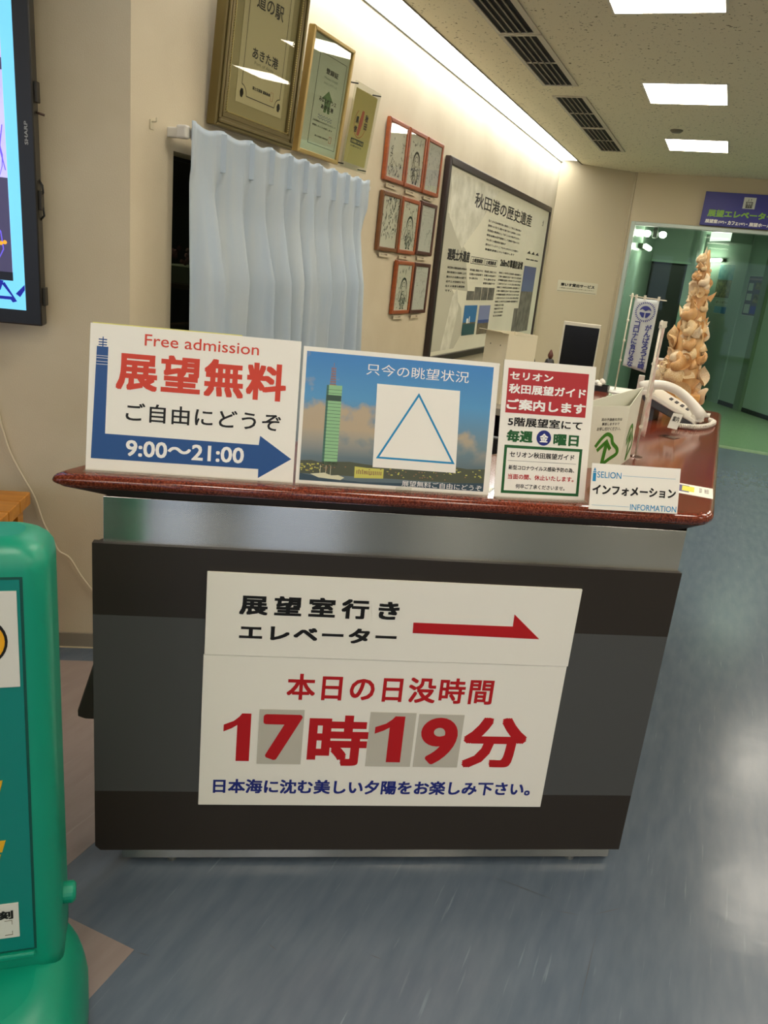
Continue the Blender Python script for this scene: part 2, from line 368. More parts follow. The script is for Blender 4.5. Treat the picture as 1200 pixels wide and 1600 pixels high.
# --- square ceiling lights on their grid
def ceiling_light(first=None):
    t = thing('ceiling_light', '', 'light', RM, 'square recessed ceiling lights')
    ring_m = mat('light_trim', '#D9D2BC', .5)
    mb = MB(); s = .235
    for x0, y0, x1, y1 in ((-s, -.27, s, -.255), (-s, .255, s, .27), (-s, -.255, -s + .012, .255), (s - .012, -.255, s, .255)): mb.box(x0, y0, -.004, x1, y1, .0)
    mb.build('frame', ring_m, t)
    MB().box(-s + .012, -.255, -.003, s - .012, .255, -.0005).build('diffuser', LAMP, t)
    return t
first = ceiling_light()
used = False
for ci, c in enumerate((-.48, 1.08, 2.64)):
    for k, b in enumerate((-3.30, -1.56, .18, 1.92, 3.66, 5.40, 7.14)):
        t = first if not used else clone(first); used = True
        t.matrix_world = RM @ T(c, b, HC)
        if ci == 0 and k >= 4:
            t['label'] = ['lit square ceiling light cut off by the top of the picture', 'lit square ceiling light in the middle of the visible row', 'farthest and smallest lit square ceiling light in the row'][k - 4]
        else: t['label'] = 'square ceiling light of the lobby beyond the picture edge'

# --- slot air diffusers in the ceiling
VF = mat('vent_frame', '#B8B09A', .5); VS = mat('vent_slat', '#6F6852', .5); VD = mat('vent_dark', '#12100C', .9)
vl = ['long ceiling air diffuser nearest the camera, cut off by the picture top', 'second slot air diffuser, ending at the gap between the two pairs',
      'third slot air diffuser, just beyond the gap', 'farthest slot air diffuser near the angled wall']
v0 = None
for i, b in enumerate((3.17, 4.21, 5.52, 6.56)):
    if v0 is None:
        t = v0 = thing('ceiling_vent', '', 'vent', RM, 'slot air diffusers in the ceiling')
        LN = 1.03
        MB().box(-1.285, 0, HC - .001, -1.095, LN, HC + .0).build('backing', VD, t, T(0, 0, 0))
        mb = MB(); mb.box(-1.30, 0, HC - .006, -1.28, LN, HC); mb.box(-1.115, 0, HC - .006, -1.085, LN, HC); mb.box(-1.28, 0, HC - .006, -1.115, .02, HC); mb.box(-1.28, LN - .02, HC - .006, -1.115, LN, HC); mb.box(-1.28, LN / 2 - .008, HC - .005, -1.115, LN / 2 + .008, HC)
        mb.build('frame', VF, t)
        for k in range(4):
            x = -1.247 + k * .033
            MB().box(x - .004, .02, HC - .006, x + .004, LN - .02, HC - .001).build('slat', VS, t)
    else: t = clone(v0)
    t.matrix_world = RM @ T(0, b, 0); t['label'] = vl[i]
t = MB().lathe([(.03, -.018), (.045, -.006), (.045, 0)], 16).build('smoke_detector', VS, None, RM @ T(-.60, 6.53, HC), smooth=True)
tag(t, 'small dark round detector on the ceiling between two ceiling lights', 'detector')

# --- dark room behind the opening
mb = MB(); X0, X1, Y0, Y1 = CW - 2.4, CW - .12, 2.33, 6.2
mb.box(X0, Y0 - .02, .4, X1, Y0, 2.4); mb.box(X0, Y1, .4, X1, Y1 + .02, 2.4); mb.box(X0 - .02, Y0, .4, X0, Y1, 2.4); mb.box(X0, Y0, 2.38, X1, Y1, 2.4); mb.box(X0, Y0, .4, X1, Y1, .42)
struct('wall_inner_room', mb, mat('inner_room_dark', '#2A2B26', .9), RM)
wd = struct('window_1', MB().box(CW - .11, W0, WZ0, CW - .10, W0 + .012, WZ1).box(CW - .11, W1 - .012, WZ0, CW - .10, W1, WZ1).box(CW - .11, W0, WZ0, CW - .10, W1, WZ0 + .012).box(CW - .11, W0, WZ1 - .012, CW - .10, W1, WZ1), mat('window_frame_dark', '#23231F', .5), RM)
MB().box(CW - .107, W0 + .01, WZ0 + .01, CW - .103, W1 - .01, WZ1 - .01).build('pane', glassy('window_glass', '#BFC8BE', .04), wd)

# ================================================================ THE COUNTER
KA0, KA1 = -.3066, .9406
ZT = .990
mainR = .9496; mainL = -.3631
def ar(a_, an_): return a2r(a_, an_)
# body outlines in the room frame
counter = thing('reception_counter', 'reception counter with dark panel front, steel band and red granite top', 'counter', RM)
# countertop outline (room frame). front edge along A at AN=CP-.033
CF = CP - .033
fr = [a2r(0, CF)]
cR, cL = .0675, -1.170
def frontpt(c, an): return lineA_at_c(c, an)
def outline(inset, wing_w=.57, depth=.46, far=3.675):
    """counter-clockwise, starting at the front left corner; a U/L-shaped top"""
    f = CF + inset; bk = CF + depth - inset
    P = [frontpt(cL + inset * 1.15, f), frontpt(cR - inset, f), (cR - inset, far - inset), (-.155, far - inset), (-.155, 4.02 - inset), (cR - wing_w + inset, 4.02 - inset),
         frontpt(cR - wing_w + inset, bk), frontpt(cL + inset * 1.15, bk)]
    return P
def rounded(P, r=.018, n=4, which=None):
    out = []; N = len(P)
    for i, p in enumerate(P):
        p = Vector((p[0], p[1])); a = Vector(P[i - 1][:2]) - p; b = Vector(P[(i + 1) % N][:2]) - p
        if which and i not in which: out.append((p.x, p.y)); continue
        r2 = min(r * 2.0, a.length * .4, b.length * .4); pa = p + a.normalized() * r2; pb = p + b.normalized() * r2
        for k in range(n + 1):
            s_ = k / n; q = pa * (1 - s_) ** 2 + p * 2 * s_ * (1 - s_) + pb * s_ ** 2; out.append((q.x, q.y))
    return out
R = .0128
prof = []   # (inset, z) from the underside outwards and up over the bullnose
prof += [(.050, .9365), (.0075, ZT - 2 * R - .0004)]
for k in range(0, 9):
    th = -pi / 2 + pi * k / 8; prof.append((R - R * cos(th), ZT - R + R * sin(th)))
prof.append((.03, ZT))
mb = MB(); loops = []
for ins, z in prof:
    P = rounded(outline(ins), .022); loops.append([(x, y, z) for x, y in P])
n = len(loops[0]); vs = [v for l in loops for v in l]
fs = [(i * n + k, i * n + (k + 1) % n, (i + 1) * n + (k + 1) % n, (i + 1) * n + k) for i in range(len(loops) - 1) for k in range(n)]
fs.append(tuple((len(loops) - 1) * n + k for k in range(n))); fs.append(tuple(range(n - 1, -1, -1)))
mb.add(vs, fs)
ct = mb.build('countertop', GRANITE, counter)
for p in ct.data.polygons: p.use_smooth = len(p.vertices) == 4 and p.index < n * (len(loops) - 1) and p.index >= n
# brown chamfer strip under the granite
UN = mat('underside_brown', '#2C1B15', .55, spec=.25)
ct.data.materials.append(UN)
for p in ct.data.polygons:
    if p.index < n: p.material_index = 1
def body(ins_l, ins_r, f, z0, z1, name, m, far=3.60, bevel=0):
    l0 = a2r(ins_l, f); r0 = a2r(ins_r, f)
    ww = .50
    P = [l0, r0, (r0[0], far), (r0[0] - .16, far), (r0[0] - .16, 3.96), (r0[0] - ww, 3.96), frontpt(r0[0] - ww, CF + .42), frontpt(l0[0], CF + .42)]
    return MB().prism(P, z0, z1).build(name, m, counter, bevel=bevel)
body(-.343, .9455, CP + .012, .80, .9375, 'steel_band', STEEL, bevel=.001)
body(-.352, .944, CP + .021, .06, .838, 'carcass', PANEL_D)
body(KA0, KA1, 1.6349, .012, .062, 'toe_kick', STEEL)
# front panel in three horizontal boards
for z0, z1, m in ((.0607, .2265, PANEL_D), (.2268, .6745, PANEL_G), (.6748, .8378, PANEL_D)):
    mb = MB().box(mainL, CP, z0, .9505, CP + .02, z1)
    if z0 < .1: mb = MB().slab([(mainL + .012, z0), (.9505, z0), (.9505, z1), (mainL, z1), (mainL, z0 + .012)], CP, CP + .02)
    mb.build('front_board', m, counter, RM.inverted() @ AM)
for a_ in (-.18, .82):
    MB().cyl((a_, 1.70, 0), (a_, 1.70, .02), .018, 12).build('levelling_foot', METAL, counter, RM.inverted() @ AM)
for a_ in (-.19, .84):
    MB().cyl((a_, 1.648, 0), (a_, 1.648, .014), .012, 12).build('levelling_foot', METAL, counter, RM.inverted() @ AM)
# sloping foot bracket sticking out at the left
mb = MB().slab([(-.360, .292), (-.372, .289), (-.428, .291), (-.446, .298), (-.4465, .314), (-.405, .455), (-.360, .59)], 1.80, 1.83)
mb.build('side_bracket', mat('bracket_dark', '#3A352B', .4), counter, RM.inverted() @ AM, bevel=.003)

# --- sheets on the front of the counter
FM = AM @ T(0, CP, 0)
s = thing('direction_sign', 'white board with black lettering and red arrow, upper of two on counter front', 'sign', FM)
MB().box(-.1255, -.006, .5905, .7155, -.0001, .788).build('board', WHITE_B, s, bevel=.001)
text(s, '展望室行き', -.0545, .6915, .2985, .7395, BLACK, -.0066, .036, sp=1.42)
text(s, 'エレベーター', -.052, .631, .299, .6685, BLACK, -.0066, .036, sp=1.16)
flat(s, 'arrow', [(.3345, .6625), (.6335, .6592), (.5648, .7194), (.5655, .6885), (.3335, .6884)], RED, -.0066, -.0055)
s = thing('sunset_time_sign', 'white board giving the sunset time 17時19分 in red, lower on counter front', 'sign', FM)
MB().box(-.1275, -.004, .1935, .714, -.0001, .5895).build('board', WHITE_B, s, bevel=.001)
yb = -.0046
text(s, '本日の日没時間', .0608, .482, .5443, .5495, RED, yb, .022, sp=1.12)
def one(x0, z0, x1, z1, y):
    w_, h_ = x1 - x0, z1 - z0; P = [(.50, 0), (1.0, 0), (1.0, 1), (.66, 1), (.56, .93), (.36, .84), (.0, .76), (.0, .62), (.30, .69), (.50, .76)]
    MB().slab([(x0 + a * w_, z0 + b * h_) for a, b in P], y, y + .0005).build('lettering', RED, s)
PLATE = mat('number_plate', '#BDB7A6', .55)
for x0, z0, x1, z1 in ((.0027, .3095, .1055, .4555), (.259, .307, .368, .4548), (.3748, .307, .4841, .4526)):
    MB().box(x0, -.0052, z0, x1, -.004, z1).build('number_plate', PLATE, s, bevel=.0004)
one(-.0765, .3162, -.0152, .443, yb)
text(s, '7', .0131, .321, .1024, .4435, RED, -.0058, .036, res=6, smooth=True)
text(s, '時', .1185, .307, .2595, .444, RED, yb, .034)
one(.2735, .3197, .342, .4452, -.0058)
text(s, '9', .3845, .3155, .474, .4446, RED, -.0058, .036, res=6, smooth=True)
text(s, '分', .490, .307, .647, .4474, RED, yb, .034)
text(s, '日本海に沈む美しい夕陽をお楽しみ下さい。', -.0947, .227, .6792, .267, NAVY, yb, .03)

# ================================================================ STAND SIGNS ON THE COUNTER
def stand_sign(label, x, y, ang, wdt, h, lean, cardm=WHITE, cat='sign', acr=True, name='stand_sign'):
    t = thing(name, label, cat, T(x, y, ZT) @ RZ(ang))
    lm = RX(-lean)
    MB().box(0, 0, 0.0, wdt, .0012, h).build('card', cardm, t, lm)
    holder = None
    if acr:
        mb = MB().box(-.0008, .0016, -.000, wdt + .0008, .0036, h - .001)
        MB.build(mb, 'acrylic_back', ACR, t, lm)
        MB().box(-.0008, -.022, .0003, wdt + .0008, .07, .0025).build('acrylic_foot', ACR, t)
    e = bpy.data.objects.new('print', None); e.parent = t; e.matrix_local = lm
    return t, lm
def L(o, lm):      # move a print part into the leaning plane
    o.matrix_local = lm; return o
LEAN = .2
# 1: free admission
s, lm = stand_sign('white sign reading Free admission 展望無料 with a blue arrow', -.6154, 1.5488, ANG_A, .4215, .295, LEAN)
def tx(*a, **k): return L(text(s, *a, **k), lm)
def ft(*a, **k): return L(flat(s, *a, **k), lm)
def rg(*a, **k): return L(ring(s, *a, **k), lm)
tx('Free admission', .1065, .2586, .3354, .2818, ORED, bold=.004)
tx('展望無料', .053, .1674, .3951, .2440, ORED, bold=.030, sp=1.1)
tx('ご自由にどうぞ', .0751, .1045, .3889, .1423, BLACK, bold=.012, sp=1.06)
ft('arrow', [(.0097, .0242), (.3477, .0242), (.348, .0052), (.4152, .0495), (.3477, .0939), (.346, .0745), (.0358, .0758), (.0361, .2500), (.0138, .2503)], BLUE)
ft('antenna', rect(.0243, .25, .0262, .2695), BLUE)
for z in (.2535, .2585, .2640): ft('antenna_bar', rect(.0168, z - .0012, .0331, z + .0012), BLUE)
for z in (.2316, .2271, .2202, .2145): ft('tower_line', rect(.0139, z - .0004, .0360, z + .0004), WTEXT, y=-.0007)
tx('9:00～21:00', .0781, .0334, .3166, .0663, WTEXT, y=-.0012, bold=.02)
ft('yellow_backing', rect(.004, .2945, .30, .297), mat('yellow_paper', '#E4DE7A', .6), y=.0002, y1=.0014)

# 2: view of the day
s, lm = stand_sign('picture sign 只今の眺望状況 with a white square and blue triangle', -.1934, 1.6124, ANG_A, .4215, .2865, LEAN)
def sky_print():
    m = mat('printed_sky', '#3D86C0', .35); nt = m.node_tree; p = nt.nodes['Principled BSDF']
    tc = nt.nodes.new('ShaderNodeTexCoord'); sp = nt.nodes.new('ShaderNodeSeparateXYZ'); nt.links.new(tc.outputs['Object'], sp.inputs[0])
    mr = nt.nodes.new('ShaderNodeMapRange'); mr.inputs['From Min'].default_value = .05; mr.inputs['From Max'].default_value = .276; nt.links.new(sp.outputs['Z'], mr.inputs[0])
    r = nt.nodes.new('ShaderNodeValToRGB'); e = r.color_ramp.elements; e[0].color = lin('#5B6B70'); e[1].color = lin('#2F7DBE'); k = e.new(.25); k.color = lin('#6F8890'); k = e.new(.6); k.color = lin('#4E93C0')
    nt.links.new(mr.outputs[0], r.inputs[0])
    n = nt.nodes.new('ShaderNodeTexNoise'); n.inputs['Scale'].default_value = 16; n.inputs['Detail'].default_value = 5; nt.links.new(tc.outputs['Object'], n.inputs['Vector'])
    # cloud bank in a band over the horizon, thinning to the right
    zb = nt.nodes.new('ShaderNodeMapRange'); zb.inputs['From Min'].default_value = .185; zb.inputs['From Max'].default_value = .125; nt.links.new(sp.outputs['Z'], zb.inputs[0])
    xb = nt.nodes.new('ShaderNodeMapRange'); xb.inputs['From Min'].default_value = .40; xb.inputs['From Max'].default_value = .0; xb.inputs['To Min'].default_value = -.15; xb.inputs['To Max'].default_value = .12; nt.links.new(sp.outputs['X'], xb.inputs[0])
    ad = nt.nodes.new('ShaderNodeMath'); nt.links.new(n.outputs['Fac'], ad.inputs[0]); nt.links.new(xb.outputs[0], ad.inputs[1])
    a2 = nt.nodes.new('ShaderNodeMath'); a2.operation = 'MULTIPLY_ADD'; a2.inputs[1].default_value = .35; nt.links.new(zb.outputs[0], a2.inputs[0]); nt.links.new(ad.outputs[0], a2.inputs[2])
    c = nt.nodes.new('ShaderNodeValToRGB'); c.color_ramp.elements[0].position = .66; c.color_ramp.elements[1].position = .80; nt.links.new(a2.outputs[0], c.inputs[0])
    lo = nt.nodes.new('ShaderNodeMapRange'); lo.inputs['From Min'].default_value = .06; lo.inputs['From Max'].default_value = .12; nt.links.new(sp.outputs['Z'], lo.inputs[0])
    mu = nt.nodes.new('ShaderNodeMath'); mu.operation = 'MULTIPLY'; nt.links.new(c.outputs[0], mu.inputs[0]); nt.links.new(lo.outputs[0], mu.inputs[1])
    mx = nt.nodes.new('ShaderNodeMixRGB'); mx.inputs[2].default_value = lin('#B4A184'); nt.links.new(mu.outputs[0], mx.inputs[0]); nt.links.new(r.outputs[0], mx.inputs[1]); nt.links.new(mx.outputs[0], p.inputs['Base Color'])
    return m
ft('photo', rect(.0075, .0075, .409, .277), sky_print())
rnd = random.Random(5)
G1, G2, G3 = mat('print_glass_green', '#8FBF8A', .4), mat('print_dark_green', '#3E6B5C', .4), mat('print_line', '#2F4A3A', .4)
ft('tower', rect(.0575, .043, .0855, .2108), G1, y=-.0007)
ft('tower_side', rect(.0530, .044, .0575, .2103), G2, y=-.0007)
mb = MB()
for k in range(22): z = .050 + k * .0072; mb.slab(rect(.053, z - .0004, .0855, z + .0004), -.0009, -.0006)
mb.slab(rect(.0535, .178, .085, .190), -.00088, -.0006)
o = mb.build('tower_bands', G3, s, lm)
mb = MB()
for k, z in enumerate((.2108, .2165, .222, .2275, .233, .2385, .244)): ww = .007 - .0005 * k; mb.slab(rect(.0655 - ww, z, .0655 + ww, z + .002), -.0009, -.0006)
for dx_ in (-.004, 0, .004): mb.slab(rect(.0655 + dx_ - .0006, .211, .0655 + dx_ + .0006, .248), -.0009, -.0006)
mb.slab(rect(.0650, .245, .0660, .257), -.0009, -.0006)
mb.build('tower_mast', mat('print_red_white', '#A0705C', .4), s, lm)
mb = MB()
hz = [(.0075, .049), (.03, .051), (.047, .048), (.085, .051), (.112, .0525), (.14, .05), (.165, .048), (.345, .0565), (.37, .054), (.409, .0565)]
mb.slab([(.0075, .022), (.409, .022)] + hz[::-1], -.0007, -.0004); mb.build('town', mat('print_town', '#4A4F3A', .5), s, lm)
mb = MB(); mb.slab([(.0075, .0075), (.409, .0075), (.409, .026), (.233, .0145), (.139, .011), (.06, .015), (.0075, .0225)], -.0009, -.0005); mb.build('sea', mat('print_sea', '#28414E', .4), s, lm)
YB = mat('print_yellow', '#C8C25A', .5); YW = mat('print_pale', '#D6D2B0', .5); OB = mat('print_ochre', '#8E6A46', .5)
mb = MB(); mb.slab([(.124, .019), (.1865, .0215), (.1865, .042), (.150, .042), (.1235, .0435)], -.0011, -.0008)
for k in range(60):
    x = rnd.choice([rnd.uniform(.008, .05), rnd.uniform(.185, .40)]); z = rnd.uniform(.026, .045) + .008 * (x > .3); wq = rnd.uniform(.001, .006); mb.slab(rect(x, z, x + wq, z + rnd.uniform(.001, .003)), -.0011, -.0008)
mb.build('town_light', YB, s, lm)
mb = MB()
for k in range(14): mb.slab(rect(.128 + k * .004, .028, .130 + k * .004, .036), -.0013, -.001)
for k in range(40):
    x = rnd.uniform(.009, .40); z = rnd.uniform(.026, .042); mb.slab(rect(x, z, x + .003, z + .002), -.0013, -.001)
mb.build('town_windows', OB, s, lm)
mb = MB(); mb.slab([(.03, .022), (.048, .015), (.095, .0125), (.103, .018), (.09, .0225), (.075, .021), (.06, .026), (.045, .024)], -.0013, -.001)
for x in (.05, .062, .072): mb.slab(rect(x, .022, x + .001, .042), -.0013, -.001)
mb.build('ship', YW, s, lm)
tx('只今の眺望状況', .134, .2385, .3560, .2625, WTEXT, y=-.0012)
ft('white_square', [(.162, .0447), (.3440, .0441), (.3390, .2207), (.1590, .2215)], WHITE, y=-.0016)
mb = MB()
tri = [(.2500, .2090), (.1675, .0640), (.3404, .0629)]; cx_, cz_ = sum(p[0] for p in tri) / 3, sum(p[1] for p in tri) / 3
inn = [(cx_ + (x - cx_) * .915, cz_ + (z - cz_) * .915) for x, z in tri]
for i in range(3):
    j = (i + 1) % 3; mb.slab([tri[i], tri[j], inn[j], inn[i]], -.0022, -.0016)
mb.build('triangle_mark', CYAN, s, lm)
tx('展望無料ご自由にどうぞ', .2280, .0082, .4050, .0205, WTEXT, y=-.0014)
MB().box(.212, -.024, 0, .246, -.0215, .012).build('acrylic_lip', ACR, s)

# 3: guide sign
s, lm = stand_sign('red and white guide sign セリオン秋田展望ガイド with a green box', .2356, 1.6703, .2071, .2125, .2965, LEAN)
ft('red_field', rect(.0105, .184, .1967, .2795), mat('crimson_print', '#B01F28', .4))
tx('セリオン', .0146, .2555, .114, .272, WTEXT, y=-.001, bold=.028)
tx('秋田展望ガイド', .0146, .226, .1931, .2464, WTEXT, y=-.001, bold=.028)
tx('ご案内します', .0122, .191, .1953, .2146, WTEXT, y=-.001, bold=.034)
tx('5階展望室にて', .0184, .1558, .1912, .1755, BLACK, bold=.025)
tx('毎週', .0179, .1215, .0783, .1475, GREEN, bold=.04)
mb = MB(); mb.slab([(.104 + .0168 * cos(2 * pi * k / 28), .134 + .0168 * sin(2 * pi * k / 28)) for k in range(28)], -.0006, 0); mb.build('blue_disc', NAVY, s, lm)
tx('金', .0945, .1245, .1135, .1435, WTEXT, y=-.001, bold=.03)
tx('曜日', .1265, .1195, .1863, .1447, GREEN, bold=.04)
rg('green_border', .0150, .0090, .1970, .1145, .0062, GREEN)
tx('セリオン秋田展望ガイド', .0284, .0884, .1794, .1012, BLACK, bold=.02)
ft('rule', rect(.0249, .0805, .1848, .0811), BLACK)
tx('新型コロナウイルス感染予防の為、', .028, .0612, .182, .0712, BLACK, bold=.018)
tx('当面の間、休止いたします。', .0281, .0405, .1824, .052, RED, bold=.02)
tx('何卒ご了承くださいませ。', .0477, .0205, .163, .0304, BLACK, bold=.015)

# 4: information card
s, lm = stand_sign('small white SELION INFORMATION card at the front edge of the granite', .4402, 1.6508, .1739, .2070, .0995, .25, acr=False, name='information_card')
MB().box(0, .0013, 0, .207, .003, .002).build('card_foot', WHITE, s)
ft('tower_icon', rect(.0035, .0608, .0108, .0790), CYAN); ft('tower_icon_band', rect(.0035, .0800, .0108, .0825), CYAN); ft('tower_icon_top', rect(.0045, .0838, .0098, .0862), CYAN); ft('tower_icon_tip', rect(.0058, .0862, .0084, .0895), CYAN)
tx('SELION', .0131, .0689, .0689, .0826, CYAN, bold=.006)
ft('rule', rect(.0722, .0757, .1965, .0763), CYAN)
tx('インフォメーション', .0047, .0328, .1996, .0537, BLACK, bold=.035)
ft('rule', rect(.0057, .009, .0927, .0096), CYAN)
tx('INFORMATION', .0948, .0028, .2035, .0158, CYAN, bold=.006)

# label strip stuck on the granite
s = thing('label_strip', 'printed paper strip with a yellow picture lying flat on the granite', 'label', RM @ T(-.038, 2.052, ZT) @ RZ(.02))
MB().box(-.02, -.04, 0, .098, .072, .0006).build('paper', WHITE, s)
def topt(txt, x0, y0, x1, y1, m, rot=0):
    o = text(s, txt, 0, 0, x1 - x0, y1 - y0, m, 0, .01); o.matrix_local = T(x0, y0, .0009) @ RZ(rot) @ RX(-pi / 2); return o
for k, (x, ww, m) in enumerate(((.020, .022, mat('print_violet', '#4A4A7A', .5)), (.030, .024, mat('print_lemon', '#D8D63A', .5)))):
    MB().box(x - .005, -.02 + k * .012, .0006, x + ww, .055 - k * .008, .0009 + k * .0002).build('picture', m, s)
topt('案内', -.008, -.02, .010, .045, BLACK); topt('SELION', .066, .0, .072, .05, BLACK); topt('秋田', .078, .0, .088, .05, BLACK)

# ================================================================ HEARING-SUPPORT CARD
v = [Vector((-.300, 2.04)), Vector((-.186, 2.198)), Vector((-.172, 2.331))]
s = thing('folded_card', 'folded white card with a green ear mark behind the guide sign', 'sign', RM @ T(0, 0, ZT))
mb = MB(); H0, H1 = .1655, .205
def wallpan(mb, p, q, h0, h1, th=.0015):
    d = (q - p).normalized(); nn = Vector((d.y, -d.x)) * th
    mb.add([(p.x, p.y, 0), (q.x, q.y, 0), (q.x, q.y, h1), (p.x, p.y, h0), (p.x + nn.x, p.y + nn.y, 0), (q.x + nn.x, q.y + nn.y, 0), (q.x + nn.x, q.y + nn.y, h1), (p.x + nn.x, p.y + nn.y, h0)],
           [(0, 1, 2, 3), (7, 6, 5, 4), (0, 4, 5, 1), (3, 2, 6, 7), (1, 5, 6, 2), (0, 3, 7, 4)])
wallpan(mb, v[0], v[1], H0, H0); wallpan(mb, v[1], v[2], H0, H1); wallpan(mb, v[0], v[2], .17, H1)
mb.build('card', mat('cream_card', '#DAD9C6', .6), s)
d = v[1] - v[0]; fm = T(v[0].x, v[0].y, 0) @ RZ(atan2(d.y, d.x))
LW = d.length
def eartext(txt, x0, z0, x1, z1): o = text(s, txt, x0, z0, x1, z1, BLACK, -.0022, .012, res=2); o.matrix_local = fm; return o
eartext('耳の不自由な方は', LW - .100, .126, LW - .022, .134)
eartext('筆談しますので', LW - .095, .114, LW - .030, .122)
eartext('お申し付けください。', LW - .110, .100, LW - .022, .110)
def earmark(fmm, x0, sx, z0, sz):
    mb = MB()
    pts = [(.0, .60), (.22, .86), (.42, .98), (.62, .90), (.72, .70), (.95, .52), (.97, .36), (.72, .22), (.52, .10), (.44, .0)]
    sm = []
    for i in range(len(pts) - 1):
        p0, p1_, p2_, p3 = pts[max(i - 1, 0)], pts[i], pts[i + 1], pts[min(i + 2, len(pts) - 1)]
        for k in range(5):
            t_ = k / 5; sm.append(tuple(.5 * ((2 * p1_[j]) + (-p0[j] + p2_[j]) * t_ + (2 * p0[j] - 5 * p1_[j] + 4 * p2_[j] - p3[j]) * t_ ** 2 + (-p0[j] + 3 * p1_[j] - 3 * p2_[j] + p3[j]) * t_ ** 3) for j in (0, 1)))
    sm.append(pts[-1]); w_ = .06
    def stroke(pp, w_):
        n = len(pp); vs = []
        for i, (x, z) in enumerate(pp):
            a = pp[max(i - 1, 0)]; b = pp[min(i + 1, n - 1)]; dx_, dz_ = b[0] - a[0], b[1] - a[1]; l = hypot(dx_, dz_) or 1
            for sg in (1, -1): vs.append((x0 + sx * (x - sg * dz_ / l * w_), -.0022, z0 + sz * (z + sg * dx_ / l * w_)))
        mb.add(vs, [(2 * i, 2 * i + 1, 2 * i + 3, 2 * i + 2) for i in range(n - 1)])
    stroke(sm, w_); stroke([(.40, .0), (.46, .72)], w_ * 1.2); stroke([(.10, .48), (.30, .64), (.46, .78), (.52, .66), (.66, .50)], w_)
    o = mb.build('ear_mark', EARG, s); o.matrix_local = fmm
earmark(fm, LW - .105, .088, .004, .088)
d = v[2] - v[1]; fm2 = T(v[1].x, v[1].y, 0) @ RZ(atan2(d.y, d.x))
earmark(fm2, .03, .09, .006, .10)

# ================================================================ OBJECTS ON THE WING
# --- nobori mini flags
CREAMP = mat('ivory_plastic', '#D9D2BC', .4)
def mini_flag(label, c, b, ang, h, wd, clothm, cat='flag'):
    t = thing('mini_banner', label, cat, RM @ T(c, b, ZT) @ RZ(ang))
    rb = .045 if clothm is FLAGW else .021
    MB().lathe([(rb, 0), (rb, .003), (.01, .007), (.006, .012)], 24).build('base', ACR if clothm is not FLAGW else mat('base_white', '#CFD3CB', .3), t, smooth=False)
    MB().cyl((0, 0, .006), (0, 0, h), .0032, 8).build('pole', CREAMP, t, smooth=True)
    MB().cyl((-.012, 0, h - .012), (wd + .045, 0, h - .018), .0022, 8).build('crossbar', CREAMP, t, smooth=True)
    mb = MB()
    for x in (.0, .018, .055, wd + .01): mb.cyl((x, 0, h - .022), (x, 0, h - .004), .0055, 8)
    for z in (h - .12, h - .21, h - .30): mb.cyl((-.004, 0, z), (.006, 0, z), .0055, 8)
    mb.build('clip', CREAMP, t)
    x0, x1, z1, z0 = .014, .014 + wd, h - .020, h - .325
    def fn(u, vv): return (x0 + (x1 - x0) * u, .006 * sin(u * 4 + vv * 5) * (1 - vv) - .002, z0 + (z1 - z0) * vv - .018 * (1 - u) * 0 + (.02 * (1 - vv) * (-(u - .2) * 1.0)))
    MB().grid(fn, 8, 16).build('cloth', clothm, t, smooth=True, solid=.0006)
    return t, x0, x1, z0, z1, fn
FLAGW = mat('flag_cloth', '#CDD3CE', .8)
t, x0, x1, z0, z1, fn = mini_flag('white mini banner がんばろう土崎 with a round blue emblem on ivory pole', -.405, 3.829, .05, .446, .105, FLAGW)
INK = mat('banner_blue', '#2A3580', .6)
mb = MB(); cx_, cz_, rr = (x0 + x1) / 2 + .002, z1 - .055, .036
for k in range(32):
    a_ = 2 * pi * k / 32
    mb.add([(cx_ + r_ * cos(a_ + da), -.0125, cz_ + r_ * sin(a_ + da)) for r_, da in ((rr, -.05), (rr + .008, -.05), (rr + .008, .05), (rr, .05))], [(0, 1, 2, 3)])
mb.slab([(cx_ + .026 * cos(a_), cz_ + .026 * sin(a_)) for a_ in [pi * k / 16 for k in range(1, 16)]] + [(cx_ - .014, cz_ + .012), (cx_, cz_ + .004), (cx_ + .014, cz_ + .012)], -.0125, -.012)
for sg in (-1, 1): mb.slab([(cx_ + sg * (.002 if True else 0), cz_ - .004)][::1] + ([(cx_ + .022, cz_ - .002), (cx_ + .024, cz_ - .008), (cx_ + .012, cz_ - .024), (cx_ + .003, cz_ - .026)] if sg > 0 else [(cx_ - .003, cz_ - .026), (cx_ - .012, cz_ - .024), (cx_ - .024, cz_ - .008), (cx_ - .022, cz_ - .002)])[::-1 if sg > 0 else 1], -.0125, -.012)
mb.build('emblem', INK, t)
for colx, word, ztop, stp, sz in ((x1 - .038, 'がんばろう土崎', z1 - .108, .0285, .0275), (x0 + .018, 'コロナに負けるな', z1 - .098, .0255, .0245)):
    for k, chh in enumerate(word):
        xx = colx - .0; zz = ztop - k * stp
        text(t, chh, xx, zz - sz, xx + sz * 1.0, zz, INK, -.0125, .03, res=2, name='character')
PINK = mat('blossom_cloth', '#DCD4C4', .8, vary='#CDA79A', scale=45, detail=1)
t, *_ = mini_flag('pale blossom-patterned mini banner seen edge-on beside the folded card', -.160, 2.375, 1.50, .388, .06, PINK)

